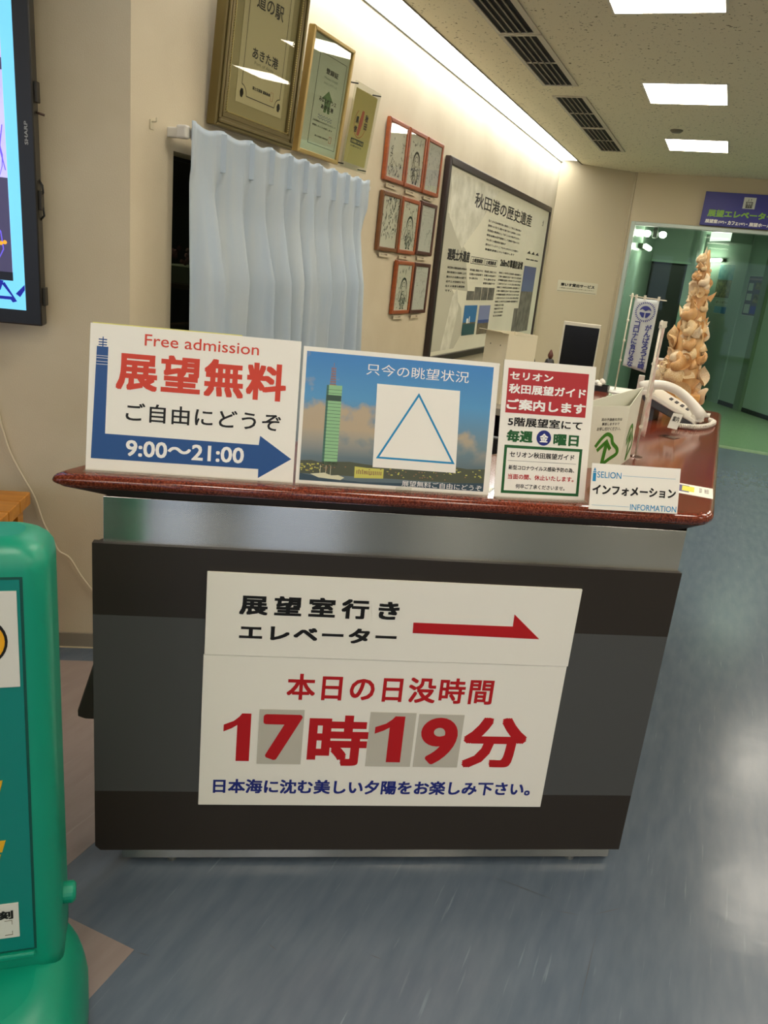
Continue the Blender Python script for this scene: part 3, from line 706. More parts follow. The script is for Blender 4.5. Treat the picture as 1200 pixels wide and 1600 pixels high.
# --- acrylic card stand, leaflet holder, tablet card
t = thing('acrylic_stand', 'little tilted clear acrylic stand with a pale label in front of telephone', 'stand', RM @ T(-.128, 2.80, ZT) @ RZ(-.35))
MB().box(0, 0, 0, .055, .0025, .095).build('plate', ACR, t, RX(-.5)); MB().box(0, 0, 0, .055, .05, .0025).build('foot', ACR, t)
MB().box(.018, -.0012, .035, .052, -.0004, .09).build('label_card', mat('pale_label', '#C9C6B8', .5), t, RX(-.5))
text(t, '案内', .024, .06, .046, .08, BLACK, -.0016, .02, res=2, mw=RX(-.5))
LEAF = mat('leaflet_brown', '#A58068', .6)
t = thing('leaflet_holder', 'upright white card holder with a brown leaflet left of the shell tower', 'holder', RM @ T(-.262, 3.90, ZT) @ RZ(.04))
MB().box(0, 0, .0, .095, .008, .175).build('back', mat('holder_white', '#DDD8CB', .4), t, RX(-.12), bevel=.004)
MB().box(.012, -.002, .03, .083, 0, .165).build('leaflet', LEAF, t, RX(-.12))
MB().box(.012, -.004, .115, .083, -.002, .135).build('title_band', WHITE, t, RX(-.12)); text(t, 'ご案内', .018, .118, .07, .131, BLACK, -.0048, .02, res=2, mw=RX(-.12))
MB().box(0, -.03, 0, .095, .03, .006).build('foot', _m['holder_white'], t)
t = thing('card_pocket', 'low pale pocket of cards in front of the brown leaflet holder', 'holder', RM @ T(-.245, 3.70, ZT) @ RZ(.03))
MB().box(0, 0, 0, .03, .018, .10).build('pocket', mat('pale_green_plastic', '#C3C9B4', .4), t, bevel=.003); MB().box(.032, .004, 0, .055, .014, .115).build('card', WHITE, t)
MB().box(-.055, 0, 0, -.030, .02, .105).build('stand', _m['holder_white'], t, bevel=.003)
t = thing('tray', 'small black tray holding a white crumpled wrap behind the guide sign', 'tray', RM @ T(-.475, 3.76, ZT))
mb = MB(); mb.box(-.03, 0, 0, .045, .08, .004); mb.box(-.03, 0, .004, .045, .003, .025); mb.box(-.03, .077, .004, .045, .08, .025); mb.box(-.03, .003, .004, -.027, .077, .025); mb.box(.042, .003, .004, .045, .077, .025)
mb.build('tray_body', DARK, t)
rnd = random.Random(3)
mb = MB()
for k in range(7): mb.lathe([(.002, 0), (.010, .006), (.012, .014), (.008, .022), (.001, .025)], 8, -.01 + rnd.uniform(-.012, .02), .04 + rnd.uniform(-.02, .02)); mb.v[-40:] = [(x, y, z + .004 + k * .004) for x, y, z in mb.v[-40:]]
tag(mb.build('paper_wrap', WHITE, None, RM @ T(-.470, 3.76, ZT + .003), smooth=True), 'white crumpled paper wrap sitting in the small black tray', 'paper')
for k, (c, b, r_) in enumerate(((-.36, 3.93, .1), (-.42, 3.90, -.15))):
    tag(MB().box(-.06, -.09, 0, .06, .09, .0012 + .0 * k).build('paper_sheet', WHITE, None, RM @ T(c, b, ZT + .0014 * k) @ RZ(r_)), ['white paper sheet at the far end of the granite, right one', 'white paper sheet at the far end of the granite, left one'][k], 'paper', 'paper sheets at the far end of the counter')

# --- telephone
PW = mat('phone_white', '#DDD8CA', .35); PG = mat('phone_grey', '#3F4044', .45)
t = thing('telephone', 'white desk telephone with handset and dark grey side on the granite', 'telephone', RM @ T(-.028, 3.09, ZT) @ RZ(pi - .10))
# local x runs towards the raised end, y towards the viewer
mb = MB(); zl, zh = .012, .085
prof_ = [(0, 0), (.020, 0), (.185, .060), (.20, .078), (.20, .098), (.185, .104), (.01, .030), (0, .018)]
mb.slab(prof_, -.19, -.002); mb.build('base', PG, t, bevel=.004)
mb = MB(); mb.slab([(-.004, .012), (.01, .020), (.19, .092), (.205, .088), (.208, .104), (.19, .112), (.005, .034), (-.004, .026)], -.194, .002); mb.build('shell', PW, t, bevel=.004)
MB().box(.15, -.15, 0, .165, -.02, .05).build('rear_foot', PG, t)
hs = []
for k in range(17):
    u = k / 16; x = -.015 + u * .225; z = .040 + u * .072 + .052 * sin(pi * u) ** .8; hs.append((x, -.028, z))
rs = [.017 + .009 * (abs(2 * k / 16 - 1) ** 4) for k in range(17)]
MB().tube(hs, rs, 12).build('handset', PW, t, smooth=True)
mb = MB(); mb.cyl((.0, -.028, .026), (-.005, -.028, .046), .022, 16); mb.cyl((.19, -.028, .098), (.185, -.028, .125), .024, 16); mb.build('earpiece', PW, t, smooth=False, bevel=.003)
for i in range(4):
    for j in range(3):
        MB().box(-.006, -.005, 0, .006, .005, .004).build('key', PG, t, T(.045 + i * .022, -.09 - j * .018, .0505 + i * .0090) @ Matrix.Rotation(-.40, 4, 'Y'))
# coiled cord lying on the top (room frame)
path = [(-.095, 3.035), (-.07, 3.035), (-.045, 3.045), (-.02, 3.06), (.0, 3.09), (.02, 3.14), (.035, 3.21), (.038, 3.27), (.02, 3.30), (.0, 3.28), (-.008, 3.22), (-.006, 3.15)]
pp = []
for i in range(len(path) - 1):
    p0, p1_, p2_, p3 = path[max(i - 1, 0)], path[i], path[i + 1], path[min(i + 2, len(path) - 1)]
    for k in range(24):
        t_ = k / 24; pp.append(Vector([.5 * ((2 * p1_[j]) + (-p0[j] + p2_[j]) * t_ + (2 * p0[j] - 5 * p1_[j] + 4 * p2_[j] - p3[j]) * t_ ** 2 + (-p0[j] + 3 * p1_[j] - 3 * p2_[j] + p3[j]) * t_ ** 3) for j in (0, 1)] + [.011]))
coil = []
for i, p in enumerate(pp):
    d = (pp[min(i + 1, len(pp) - 1)] - pp[max(i - 1, 0)]).normalized(); nn = Vector((-d.y, d.x, 0)); a_ = i * 1.05
    coil.append(p + nn * .0085 * cos(a_) + Vector((0, 0, .0075 * sin(a_) + (.016 if i > 190 else 0))))
o = MB().tube(coil, .0028, 5).build('coiled_cord', PW, t, smooth=True); o.matrix_local = t.matrix_world.inverted() @ RM @ T(0, 0, ZT)

# --- shell tower
SH = mat('seashell', '#D4AC72', .35, vary='#EBD6A8', scale=18, detail=2)
SH2 = mat('seashell_orange', '#C08848', .35, vary='#DDB47C', scale=20, detail=2)
SH3 = mat('seashell_pale', '#EBDDBA', .35, vary='#D3B184', scale=25, detail=2)
SHIN = mat('shell_mouth', '#C98B62', .3)
st = thing('shell_tower', 'tall tower of glued seashells on a wooden block at the end of counter', 'sculpture', RM @ T(-.115, 3.555, ZT + .001))
def conch(turns, n, r0, grow, drop, flare):
    mb = MB(); m_ = 9; N = int(turns * n); vs = []; 
    for i in range(N + 1):
        th = 2 * pi * i / n; g = math.exp(-grow * (N - i) / n); R_ = r0 * g; tr = R_ * flare
        c = Vector((R_ * cos(th), R_ * sin(th), drop * g)); er = Vector((cos(th), sin(th), 0)); ez = Vector((0, 0, 1))
        k_ = 1.0 + (.35 if i > N - 3 else 0)
        for k in range(m_):
            a_ = 2 * pi * k / m_; vs.append(c + er * cos(a_) * tr * k_ + ez * sin(a_) * tr * 1.5 * k_)
    fs = [(i * m_ + k, i * m_ + (k + 1) % m_, (i + 1) * m_ + (k + 1) % m_, (i + 1) * m_ + k) for i in range(N) for k in range(m_)]
    mb.add(vs, fs); return mb
def fan():
    mb = MB()
    def fn(u, v_):
        a_ = (u - .5) * 2.1; r_ = v_; rib = .035 * abs(sin(u * pi * 9)) * r_
        return (r_ * sin(a_), .38 * (1 - (1 - v_) ** 2) * cos(a_ * .9) * .8 + rib - .0, r_ * cos(a_))
    mb.grid(fn, 36, 6); return mb
def horn():
    mb = MB(); pts = []; rr = []
    for k in range(25):
        u = k / 24; pts.append((.10 * sin(u * 2), .0, u)); rr.append((.30 * (1 - u) ** 1.0 + .005) * (1 + .12 * abs(sin(u * 22))))
    mb.tube(pts, rr, 9); return mb
def bowl():
    mb = MB()
    def fn(u, v_):
        a_ = 2 * pi * u; r_ = (.25 + .75 * v_) * .6; return (r_ * cos(a_) * (1 + .15 * cos(a_)), -.55 * v_ ** 1.5 + .1 * sin(3 * a_) * v_, r_ * sin(a_) * 1.25)
    mb.grid(fn, 20, 6); return mb
rnd = random.Random(11)
protos = []
for nm, mbf in (('conch', lambda: conch(3.2, 14, .42, .75, .75, .95)), ('whelk', lambda: conch(2.4, 14, .5, 1.1, .45, .9)), ('fan', fan), ('horn', horn), ('bowl', bowl)):
    meshes = []
    for mm in (SH, SH2, SH3):
        mb = mbf(); me = bpy.data.meshes.new('shell_' + nm); me.from_pydata([tuple(v_) for v_ in mb.v], [], mb.f); me.materials.append(mm); me.polygons.foreach_set('use_smooth', [True] * len(me.polygons)); me.update(); meshes.append(me)
    protos.append(meshes)
# core
def corer(z): return .062 + .018 * sin(z * 19) * .5 - .045 * (z / .66) ** 1.6
mb = MB(); mb.lathe([(.055, .055), (.062, .15), (.05, .3), (.036, .42), (.024, .52), (.012, .60), (.004, .64)], 12); co = mb.build('core', SH2, st, smooth=True)
rnd_pos = []
H_ = .62
for k in range(124):
    z = .085 + (k / 124) ** .88 * .525 + rnd.uniform(-.01, .01); a_ = k * 2.4 + rnd.uniform(-.3, .3)
    rad = .072 - .060 * (z / .62) ** 1.2 + rnd.uniform(-.004, .006)
    size = rnd.uniform(.036, .058) * (1.2 - .72 * z / .62)
    pr = rnd.choice([0, 0, 1, 2, 2, 2, 3, 4, 4]); me = rnd.choice(protos[pr])
    o = bpy.data.objects.new('seashell', me); col.objects.link(o); o.parent = st
    lean_x = -.012 * z / .6
    tilt = rnd.uniform(-.5, .5)
    o.matrix_local = T(rad * cos(a_) + lean_x, rad * sin(a_), z - size * .3) @ RZ(a_ + pi / 2 + rnd.uniform(-.5, .5)) @ RX(rnd.uniform(-.3, .6)) @ Matrix.Rotation(tilt, 4, 'Y') @ Matrix.Scale(size, 4)
for k in range(12):   # spiky tips pointing up and out
    z = .10 + k / 12 * .42; a_ = k * 1.9; rad = .070 - .045 * (z / .62) ** 1.5
    me = rnd.choice(protos[3]); o = bpy.data.objects.new('seashell', me); col.objects.link(o); o.parent = st
    o.matrix_local = T(rad * cos(a_) - .01 * z / .6, rad * sin(a_), z) @ RZ(a_) @ Matrix.Rotation(rnd.uniform(.1, .7), 4, 'Y') @ Matrix.Scale(rnd.uniform(.04, .06), 4)
me = protos[3][2]; o = bpy.data.objects.new('tip_shell', me); col.objects.link(o); o.parent = st; o.matrix_local = T(-.016, 0, .575) @ Matrix.Diagonal((.05, .05, .078, 1))
MB().prism([(-.045, -.055), (.055, -.07), (.085, -.04), (.08, .055), (-.05, .065)], .0, .075).build('wooden_block', mat('blond_wood', '#D9A45E', .45, vary='#C98E48', scale=6, stretch=(1, 1, 12)), st, bevel=.006)
mb = MB()
for k in range(14):     # pierced coral-like lump at the left foot
    a_ = k * 2.4; r_ = .012; cx_, cz_ = -.072 + .018 * cos(a_) * (k / 14), .135 + .045 * sin(a_ * .7)
    mb.tube([(cx_ + r_ * cos(q_ * pi / 4), -.045 + .006 * sin(k), cz_ + r_ * sin(q_ * pi / 4)) for q_ in range(9)], .0032, 5)
mb.build('pierced_coral', SH, st, smooth=True)

# ================================================================ STAFF SIDE, BEHIND THE SIGNS
t = thing('staff_desk', 'low brown staff desk behind the counter seen between the stand signs', 'desk', RM @ T(-1.45, 4.35, 0))
DW = mat('desk_brown', '#4A3325', .4)
MB().box(0, 0, .70, 1.0, 1.9, .74).build('desk_top', mat('desk_top_pale', '#8A8272', .4), t, bevel=.003); MB().box(.02, .02, 0, .05, 1.88, .70).build('side_panel', DW, t); MB().box(.95, .02, 0, .98, 1.88, .70).build('side_panel', DW, t); MB().box(.05, 1.80, .1, .95, 1.83, .70).build('back_panel', DW, t)
BX = mat('cream_box', '#DCD2B4', .6)
t = thing('storage_box', 'cream open-lidded box standing in front of the history board', 'box', RM @ T(-1.105, 4.50, .741) @ RZ(.95))
mb = MB(); SD, SE = .20, .22
mb.box(0, 0, 0, SE, .004, .40); mb.box(0, SD, 0, SE, SD + .004, .40); mb.box(0, .004, 0, .004, SD, .40); mb.box(SE - .004, .004, 0, SE, SD, .40); mb.box(.004, .004, 0, SE - .004, SD, .004)
mb.build('box_body', BX, t)
MB().box(-.05, .0, 0, SE * .55, SD + .01, .003).build('lid_flap', BX, t, T(0, 0, .402) @ Matrix.Rotation(.10, 4, 'Y'))
for y in (.06, .15): MB().cyl((-.001, y, .33), (-.0002, y, .33), .004, 8).build('rivet', DARK, t)
t = thing('small_display', 'small black screen in a pale frame standing behind the guide sign', 'screen', RM @ T(-.950, 5.28, .74) @ RZ(.10))
MB().box(0, 0, .06, .235, .03, .475).build('bezel', mat('pale_bezel', '#CFC8B4', .4), t, bevel=.003); MB().box(.012, -.002, .07, .228, 0, .453).build('screen', mat('black_screen', '#060606', .25), t)
MB().box(.08, .0, 0, .15, .06, .07).build('stand', DARK, t); MB().box(.03, -.05, 0, .20, .10, .012).build('foot', DARK, t)
for k, (c, b) in enumerate(((-1.10, 5.15), (-.99, 5.22))):
    t = thing('figurine', ['dark carved figurine nearer the cream box', 'dark carved figurine nearer the small black screen'][k], 'figurine', RM @ T(c, b, .74), 'pair of dark carved figurines on the staff desk')
    MB().lathe([(.035, 0), (.04, .02), (.028, .12), (.034, .20), (.026, .225), (.012, .235)], 14).build('body', DARK, t, smooth=True)
    MB().lathe([(.008, .232), (.015, .242), (.018, .255), (.013, .270), (.006, .285), (.002, .290)], 12).build('head', mat('carved_red_brown', '#5A2E22', .5), t, smooth=True)
t = thing('monitor', 'black computer monitor back seen in the gap between two stand signs', 'monitor', RM @ T(-1.10, 3.05, .401) @ RZ(.2))
t = t
MB().box(0, 0, .12, .42, .04, .42).build('screen', DARK, t, bevel=.005); MB().box(.19, .02, 0, .23, .05, .14).build('stand', DARK, t); MB().box(.12, -.04, -.004, .30, .12, .004).build('foot', DARK, t)
t = thing('work_shelf', 'dark inner work shelf below the granite on the staff side', 'shelf', RM @ T(-1.12, 2.75, 0))
MB().box(0, 0, .37, .42, .9, .396).build('shelf_board', DW, t); MB().box(.0, .0, 0, .02, .9, .37).build('side_panel', DW, t); MB().box(.40, 0, 0, .42, .9, .37).build('side_panel', DW, t)

# ================================================================ LEFT WALL: CURTAIN, PICTURES, BOARD
t = thing('curtain', 'pale blue pinch-pleated curtain hanging over the opening in the cream wall', 'curtain', wallm(0, 0, 0))
CU = mat('curtain_blue', '#AFBDC8', .85, spec=.15, vary='#B8C2C6', scale=3, stretch=(6, 1, 1), bump=.3, bscale=500)
x0, x1 = 2.29, 3.715; NP = 10
edges = [2.305, 2.48, 2.66, 2.80, 2.94, 3.07, 3.19, 3.33, 3.46, 3.58, 3.705]
def curt(u, v_):
    z = .62 + (1.815 - .62) * v_
    x = x0 + (x1 - x0) * u
    # pleat phase: pinch lines at edges
    ph = 0
    for i in range(len(edges) - 1):
        if edges[i] <= x <= edges[i + 1] or (i == 0 and x < edges[0]) or (i == len(edges) - 2 and x > edges[-1]):
            ph = i + (x - edges[i]) / (edges[i + 1] - edges[i]); break
    fr_ = ph - math.floor(ph); k_ = int(math.floor(ph))
    below = max(0, (1.70 - z) / 1.08)
    amp = (.012 + .075 * min(1, below * 3.0)) * min(1, (1 - u) / .07 + .15) * min(1, u / .06 + .35)
    if z > 1.70:
        y = .012 * (1 - min(1, abs(fr_ - .0) * 7)) + .012 * (1 - min(1, abs(1 - fr_) * 7)) + .008 * sin(pi * fr_)
    else:
        sh_ = (fr_ + .18 * sin(k_ * 2.3) * below) % 1.0
        # broad panel swelling outwards, then a sharp fold back towards the pinch line
        wv = (sh_ / .72) ** .8 if sh_ < .72 else ((1 - sh_) / .28) ** 1.2
        wv2 = .30 * max(0, sin(pi * (sh_ * 2.2 + k_ * .37))) * min(1, below * 1.5)
        y = amp * (wv * 1.0 + wv2)
        pinch = math.exp(-((z - 1.69) / .03) ** 2) * math.exp(-(min(fr_, 1 - fr_) / .10) ** 2) * .012
        y += pinch
    sway = .02 * sin(k_ * 2.1 + 1) * below * sin(pi * fr_)
    x += sway
    if u < .12: x += .012 * below * (1 - u / .12)
    ztop = z + (.006 * cos(2 * pi * fr_)) * (1 if v_ > .98 else 0)
    return (x, -.062 - y - max(.02 * max(0, 1 - below * 8), .035 * max(0, 1 - u / .12)), ztop)
MB().grid(curt, 220, 60).build('cloth', CU, t, smooth=True, solid=.0015)
for e in edges[1:-1]: MB().prism([(e - .009, -.090), (e - .001, -.108), (e + .002, -.108), (e + .008, -.090)], 1.69, 1.812).build('pleat', CU, t, smooth=False, bevel=.003)
RW = mat('rail_white', '#D6D2C6', .4)
MB().box(2.30, -.085, 1.775, 3.74, -.060, 1.795).build('rail', RW, t, bevel=.003)
for x in (2.31, 3.0, 3.70): MB().box(x - .012, -.060, 1.770, x + .012, -.0, 1.800).build('bracket', RW, t, bevel=.003)
MB().box(2.275, -.09, 1.765, 2.303, -.052, 1.805).build('end_cap', RW, t, bevel=.006)
for x in (2.312, 2.325): MB().cyl((x, -.088, 1.765), (x, -.088, 1.80), .004, 8).build('runner', METAL, t)

# hook screwed in the wall left of the curtain
t = tag(MB().tube([(0, 0, 0), (0, -.016, 0), (0, -.02, .002), (0, -.02, .012)], .0022, 6).box(-.008, -.003, -.022, .010, 0, .006).build('wall_hook', mat('hook_white', '#C9BE9E', .4), None, wallm(2.22, .0005, 1.80)), 'tiny pale hook on the cream wall left of curtain rail', 'hook')

def picture_frame(label, b0, off, z0, lean, wd, h, fw, dp, fm, name='framed_certificate', glass=True, cat='picture', group=None, backm=None, sunk=.006):
    t = thing(name, label, cat, wallm(b0, off, z0, lean), group)
    mb = MB()
    for P in ([(0, 0), (wd, 0), (wd - fw, fw), (fw, fw)], [(wd, 0), (wd, h), (wd - fw, h - fw), (wd - fw, fw)], [(wd, h), (0, h), (fw, h - fw), (wd - fw, h - fw)], [(0, h), (0, 0), (fw, fw), (fw, h - fw)]): mb.slab(P, -dp, 0)
    mb.build('frame', fm, t, bevel=min(.004, fw * .2))
    MB().box(fw * .9, -dp + sunk + .002, fw * .9, wd - fw * .9, -.001, h - fw * .9).build('backing_board', backm or WHITE, t)
    if glass: MB().box(fw * .95, -dp + sunk - .0025, fw * .95, wd - fw * .95, -dp + sunk - .0015, h - fw * .95).build('glass', ACR, t)
    return t, -dp + sunk + .0014
# big gilt certificate (its top is cut by the picture)
OLIVE = mat('olive_mat', '#A89C70', .8); GILT = mat('gilt_brown', '#6E6038', .35, metal=.6); PAPER = mat('certificate_paper', '#CFC398', .7)
t, yy = picture_frame('large dark gilt frame holding the 道の駅 あきた港 certificate', 2.4905, .012, 1.845, .08, .532, .70, .052, .04, GILT, backm=OLIVE, sunk=.012)
for k in range(2):
    ww = .012; i_ = .012 + k * .022
    mb = MB()
    for P in ((i_, i_, .532 - i_, i_ + ww), (i_, .70 - i_ - ww, .532 - i_, .70 - i_), (i_, i_ + ww, i_ + ww, .70 - i_ - ww), (.532 - i_ - ww, i_ + ww, .532 - i_, .70 - i_ - ww)): mb.box(P[0], -.046 + .004 * k, P[1], P[2], -.040, P[3])
    mb.build('moulding', GILT, t, bevel=.003)
mb = MB()
for k in range(75):
    for x in (.0535, .532 - .0535): mb.box(x - .002, -.0425, .055 + k * .008, x + .002, -.039, .060 + k * .008)
for k in range(52):
    for z in (.0535,): mb.box(.06 + k * .008, -.0425, z - .002, .065 + k * .008, -.039, z + .002)
tag(mb.build('bead_row', mat('gilt_bright', '#B5A468', .3, metal=.7), t), kind='stuff')
MB().box(.120, yy - .001, .098, .436, yy, .60).build('certificate', PAPER, t)
y2 = yy - .0016
mb = MB(); T_ = .0022; X0, X1, Z0, Z1 = .150, .412, .125, .56; cc = .034
def seg(mb, pts, wdt, y):
    for (xa, za), (xb, zb) in zip(pts[:-1], pts[1:]):
        dx_, dz_ = xb - xa, zb - za; l = hypot(dx_, dz_); nx_, nz_ = -dz_ / l * wdt, dx_ / l * wdt
        mb.add([(xa + nx_, y, za + nz_), (xa - nx_, y, za - nz_), (xb - nx_, y, zb - nz_), (xb + nx_, y, zb + nz_)], [(0, 1, 2, 3)])
P = []
for cx_, cz_, a0 in ((X0, Z0, pi / 2), (X1, Z0, pi), (X1, Z1, -pi / 2), (X0, Z1, 0)):
    for k in range(7): a_ = a0 - (pi / 2) * k / 6; P.append((cx_ + cc * cos(a_), cz_ + cc * sin(a_)))
P.append(P[0]); seg(mb, P, .0014, y2); mb.build('border_rule', BLACK, t)
mb = MB()
for cx_, cz_ in ((X0 + .004, Z0 + .006), (X1 - .004, Z0 + .006), (X1 - .004, Z1 - .006)):
    for k in range(6):
        a_ = k; mb.slab([(cx_ + .006 * cos(a_) + .006 * cos(q * pi / 3), cz_ + .008 * sin(a_) + .008 * sin(q * pi / 3)) for q in range(6)], y2 - .0001, y2 + .0004)
mb.build('corner_flower', BLACK, t)
text(t, '道の駅', .192, .408, .372, .458, BLACK, y2, .012)
text(t, 'あきた港', .196, .252, .372, .288, BLACK, y2, .02)
text(t, 'Port of Akita', .215, .235, .345, .246, mat('grey_ink', '#6A634A', .5), y2, res=2)
text(t, '国土交通省 道路局長', .220, .155, .342, .166, BLACK, y2, .03, res=2)
ring(t, 'seal', .345, .142, .362, .172, .0012, mat('seal_red', '#B86A52', .6), y2, y2 + .0004)
# second frame
PALEG = mat('pale_green_paper', '#BCC4AA', .7); GOLD = mat('pale_gold', '#B79C5E', .35, metal=.5)
t, yy = picture_frame('narrow pale gold frame holding a 登録証 certificate with a green arrow', 3.083, .012, 1.853, .10, .374, .460, .017, .03, GOLD, backm=PALEG, sunk=.010)
y2 = yy - .0004; o_ = 3.083; z_ = -.0
ring(t, 'border_rule', 3.172 - o_, .047, 3.418 - o_, .388, .0016, BLACK, y2, y2 + .0004)
text(t, '登録証', 3.241 - o_, .322, 3.3546 - o_, .343, BLACK, y2, .02)
text(t, 'Minato OASIS', 3.236 - o_, .303, 3.357 - o_, .311, mat('grey_ink2', '#5D6A58', .5), y2, res=2)
text(t, 'みなとオアシス', 3.237 - o_, .283, 3.356 - o_, .292, _m['grey_ink2'], y2, res=2)
flat(t, 'green_arrow', [(3.268 - o_, .180), (3.288 - o_, .180), (3.296 - o_, .200), (3.302 - o_, .180), (3.322 - o_, .180), (3.322 - o_, .228), (3.340 - o_, .228), (3.292 - o_, .264), (3.2395 - o_, .228), (3.268 - o_, .228)], mat('arrow_green', '#5E7F4C', .6), y2, y2 + .0004)
text(t, 'みなとオアシス', 3.216 - o_, .215, 3.371 - o_, .233, BLACK, y2 - .0006, .02)
text(t, 'あきた港', 3.24 - o_, .190, 3.354 - o_, .208, BLACK, y2 - .0006, .02)
mb = MB()
for q in range(2): seg(mb, [(3.228 - o_ + k * .0063, .163 - q * .010 + .004 * sin(k * 1.6)) for k in range(21)], .0009, y2)
mb.build('waves', mat('wave_blue', '#4A5A86', .6), t)
text(t, '上記施設をみなとオアシスとして', 3.187 - o_, .136, 3.400 - o_, .143, BLACK, y2, .02, res=1)
text(t, '登録したことを証します', 3.190 - o_, .118, 3.372 - o_, .125, BLACK, y2, .02, res=1)
text(t, '国土交通省 港湾局長', 3.225 - o_, .080, 3.345 - o_, .087, BLACK, y2, .02, res=1)
ring(t, 'seal', 3.355 - o_, .072, 3.376 - o_, .098, .002, _m['seal_red'], y2, y2 + .0004)
# third: acrylic pinned print
t = thing('pinned_print', 'yellow 秋田 print behind a clear acrylic sheet pinned to the wall', 'picture', wallm(3.489, .035, 1.860, .13))
MB().box(0, -.004, -.008, .280, -.001, .345).build('acrylic_sheet', ACR, t)
MB().box(.026, -.0005, .016, .258, .0005, .322).build('print', mat('mustard_paper', '#BDB06A', .7), t)
y2 = -.0009; cx_, cz_ = .125, .190
mb = MB(); seg(mb, [(cx_ + .062 * cos(2 * pi * k / 40), cz_ + .060 * sin(2 * pi * k / 40)) for k in range(-26, 4)], .0022, y2); mb.build('brush_ring', mat('ring_orange', '#A86A32', .6), t)
mb = MB(); mb.slab([(cx_ - .020, cz_ - .050), (cx_ + .004, cz_ - .052), (cx_ + .022, cz_), (cx_ + .024, cz_ + .055), (cx_ + .002, cz_ + .055), (cx_ - .012, cz_ + .01)], y2, y2 + .0004); mb.build('red_brush', mat('brush_red', '#B7553F', .6), t)
text(t, '秋', .166, .205, .200, .236, BLACK, y2 - .0003, .04); text(t, '田', .166, .172, .198, .200, BLACK, y2 - .0003, .04)
text(t, '県', .075, .185, .105, .215, BLACK, y2 - .0003, .04); text(t, '信', .070, .148, .100, .176, BLACK, y2 - .0003, .04)
flat(t, 'black_band', rect(.060, .101, .196, .122), BLACK, y2, y2 + .0003); text(t, '全国魅力ある店', .066, .105, .190, .118, _m['mustard_paper'], y2 - .0005, .02, res=2)
text(t, '土崎みなと', .062, .087, .184, .095, BLACK, y2, .02, res=2)
for x, z in ((.014, .335), (.268, .335), (.014, .004), (.262, .004)): MB().cyl((x, .034, z), (x, -.010, z), .003, 8).build('pin', DARK, t)

# autograph boards
ORW = mat('orange_wood', '#9C4E1E', .4, vary='#86401A', scale=5, stretch=(1, 1, 8)); BRW = mat('brown_wood', '#6E4420', .4); DKW = mat('dark_wood', '#4A2416', .4)
INKK = mat('sketch_ink', '#1E1C1E', .6); INKG = mat('pencil_grey', '#8E8C88', .7)
PAP = mat('shikishi_paper', '#EAE4D4', .7); PAPG = mat('shikishi_grey', '#E2DFD8', .7)
specs = [ # b0, z0, frame material, kind, label
    (4.035, 1.862, ORW, 'auto', 'autograph board in orange wood frame, top row nearest the pinned print'),
    (4.318, 1.862, ORW, 'fig', 'ink drawing of a hooded figure in orange frame, middle of top row'),
    (4.606, 1.862, ORW, 'faint', 'faintly signed grey board in orange frame, top row beside history board'),
    (4.030, 1.514, BRW, 'auto2', 'four-line autograph board in brown frame, middle row nearest the curtain'),
    (4.316, 1.514, ORW, 'fig', 'ink drawing in orange frame, centre of the middle row'),
    (4.606, 1.522, DKW, 'note', 'faint board with small printed heading in dark frame, middle row'),
    (4.320, 1.178, ORW, 'fig', 'ink drawing under two large characters in orange frame, bottom row'),
    (4.606, 1.178, DKW, 'note', 'faint board with a single pencil slash in dark frame, bottom row')]
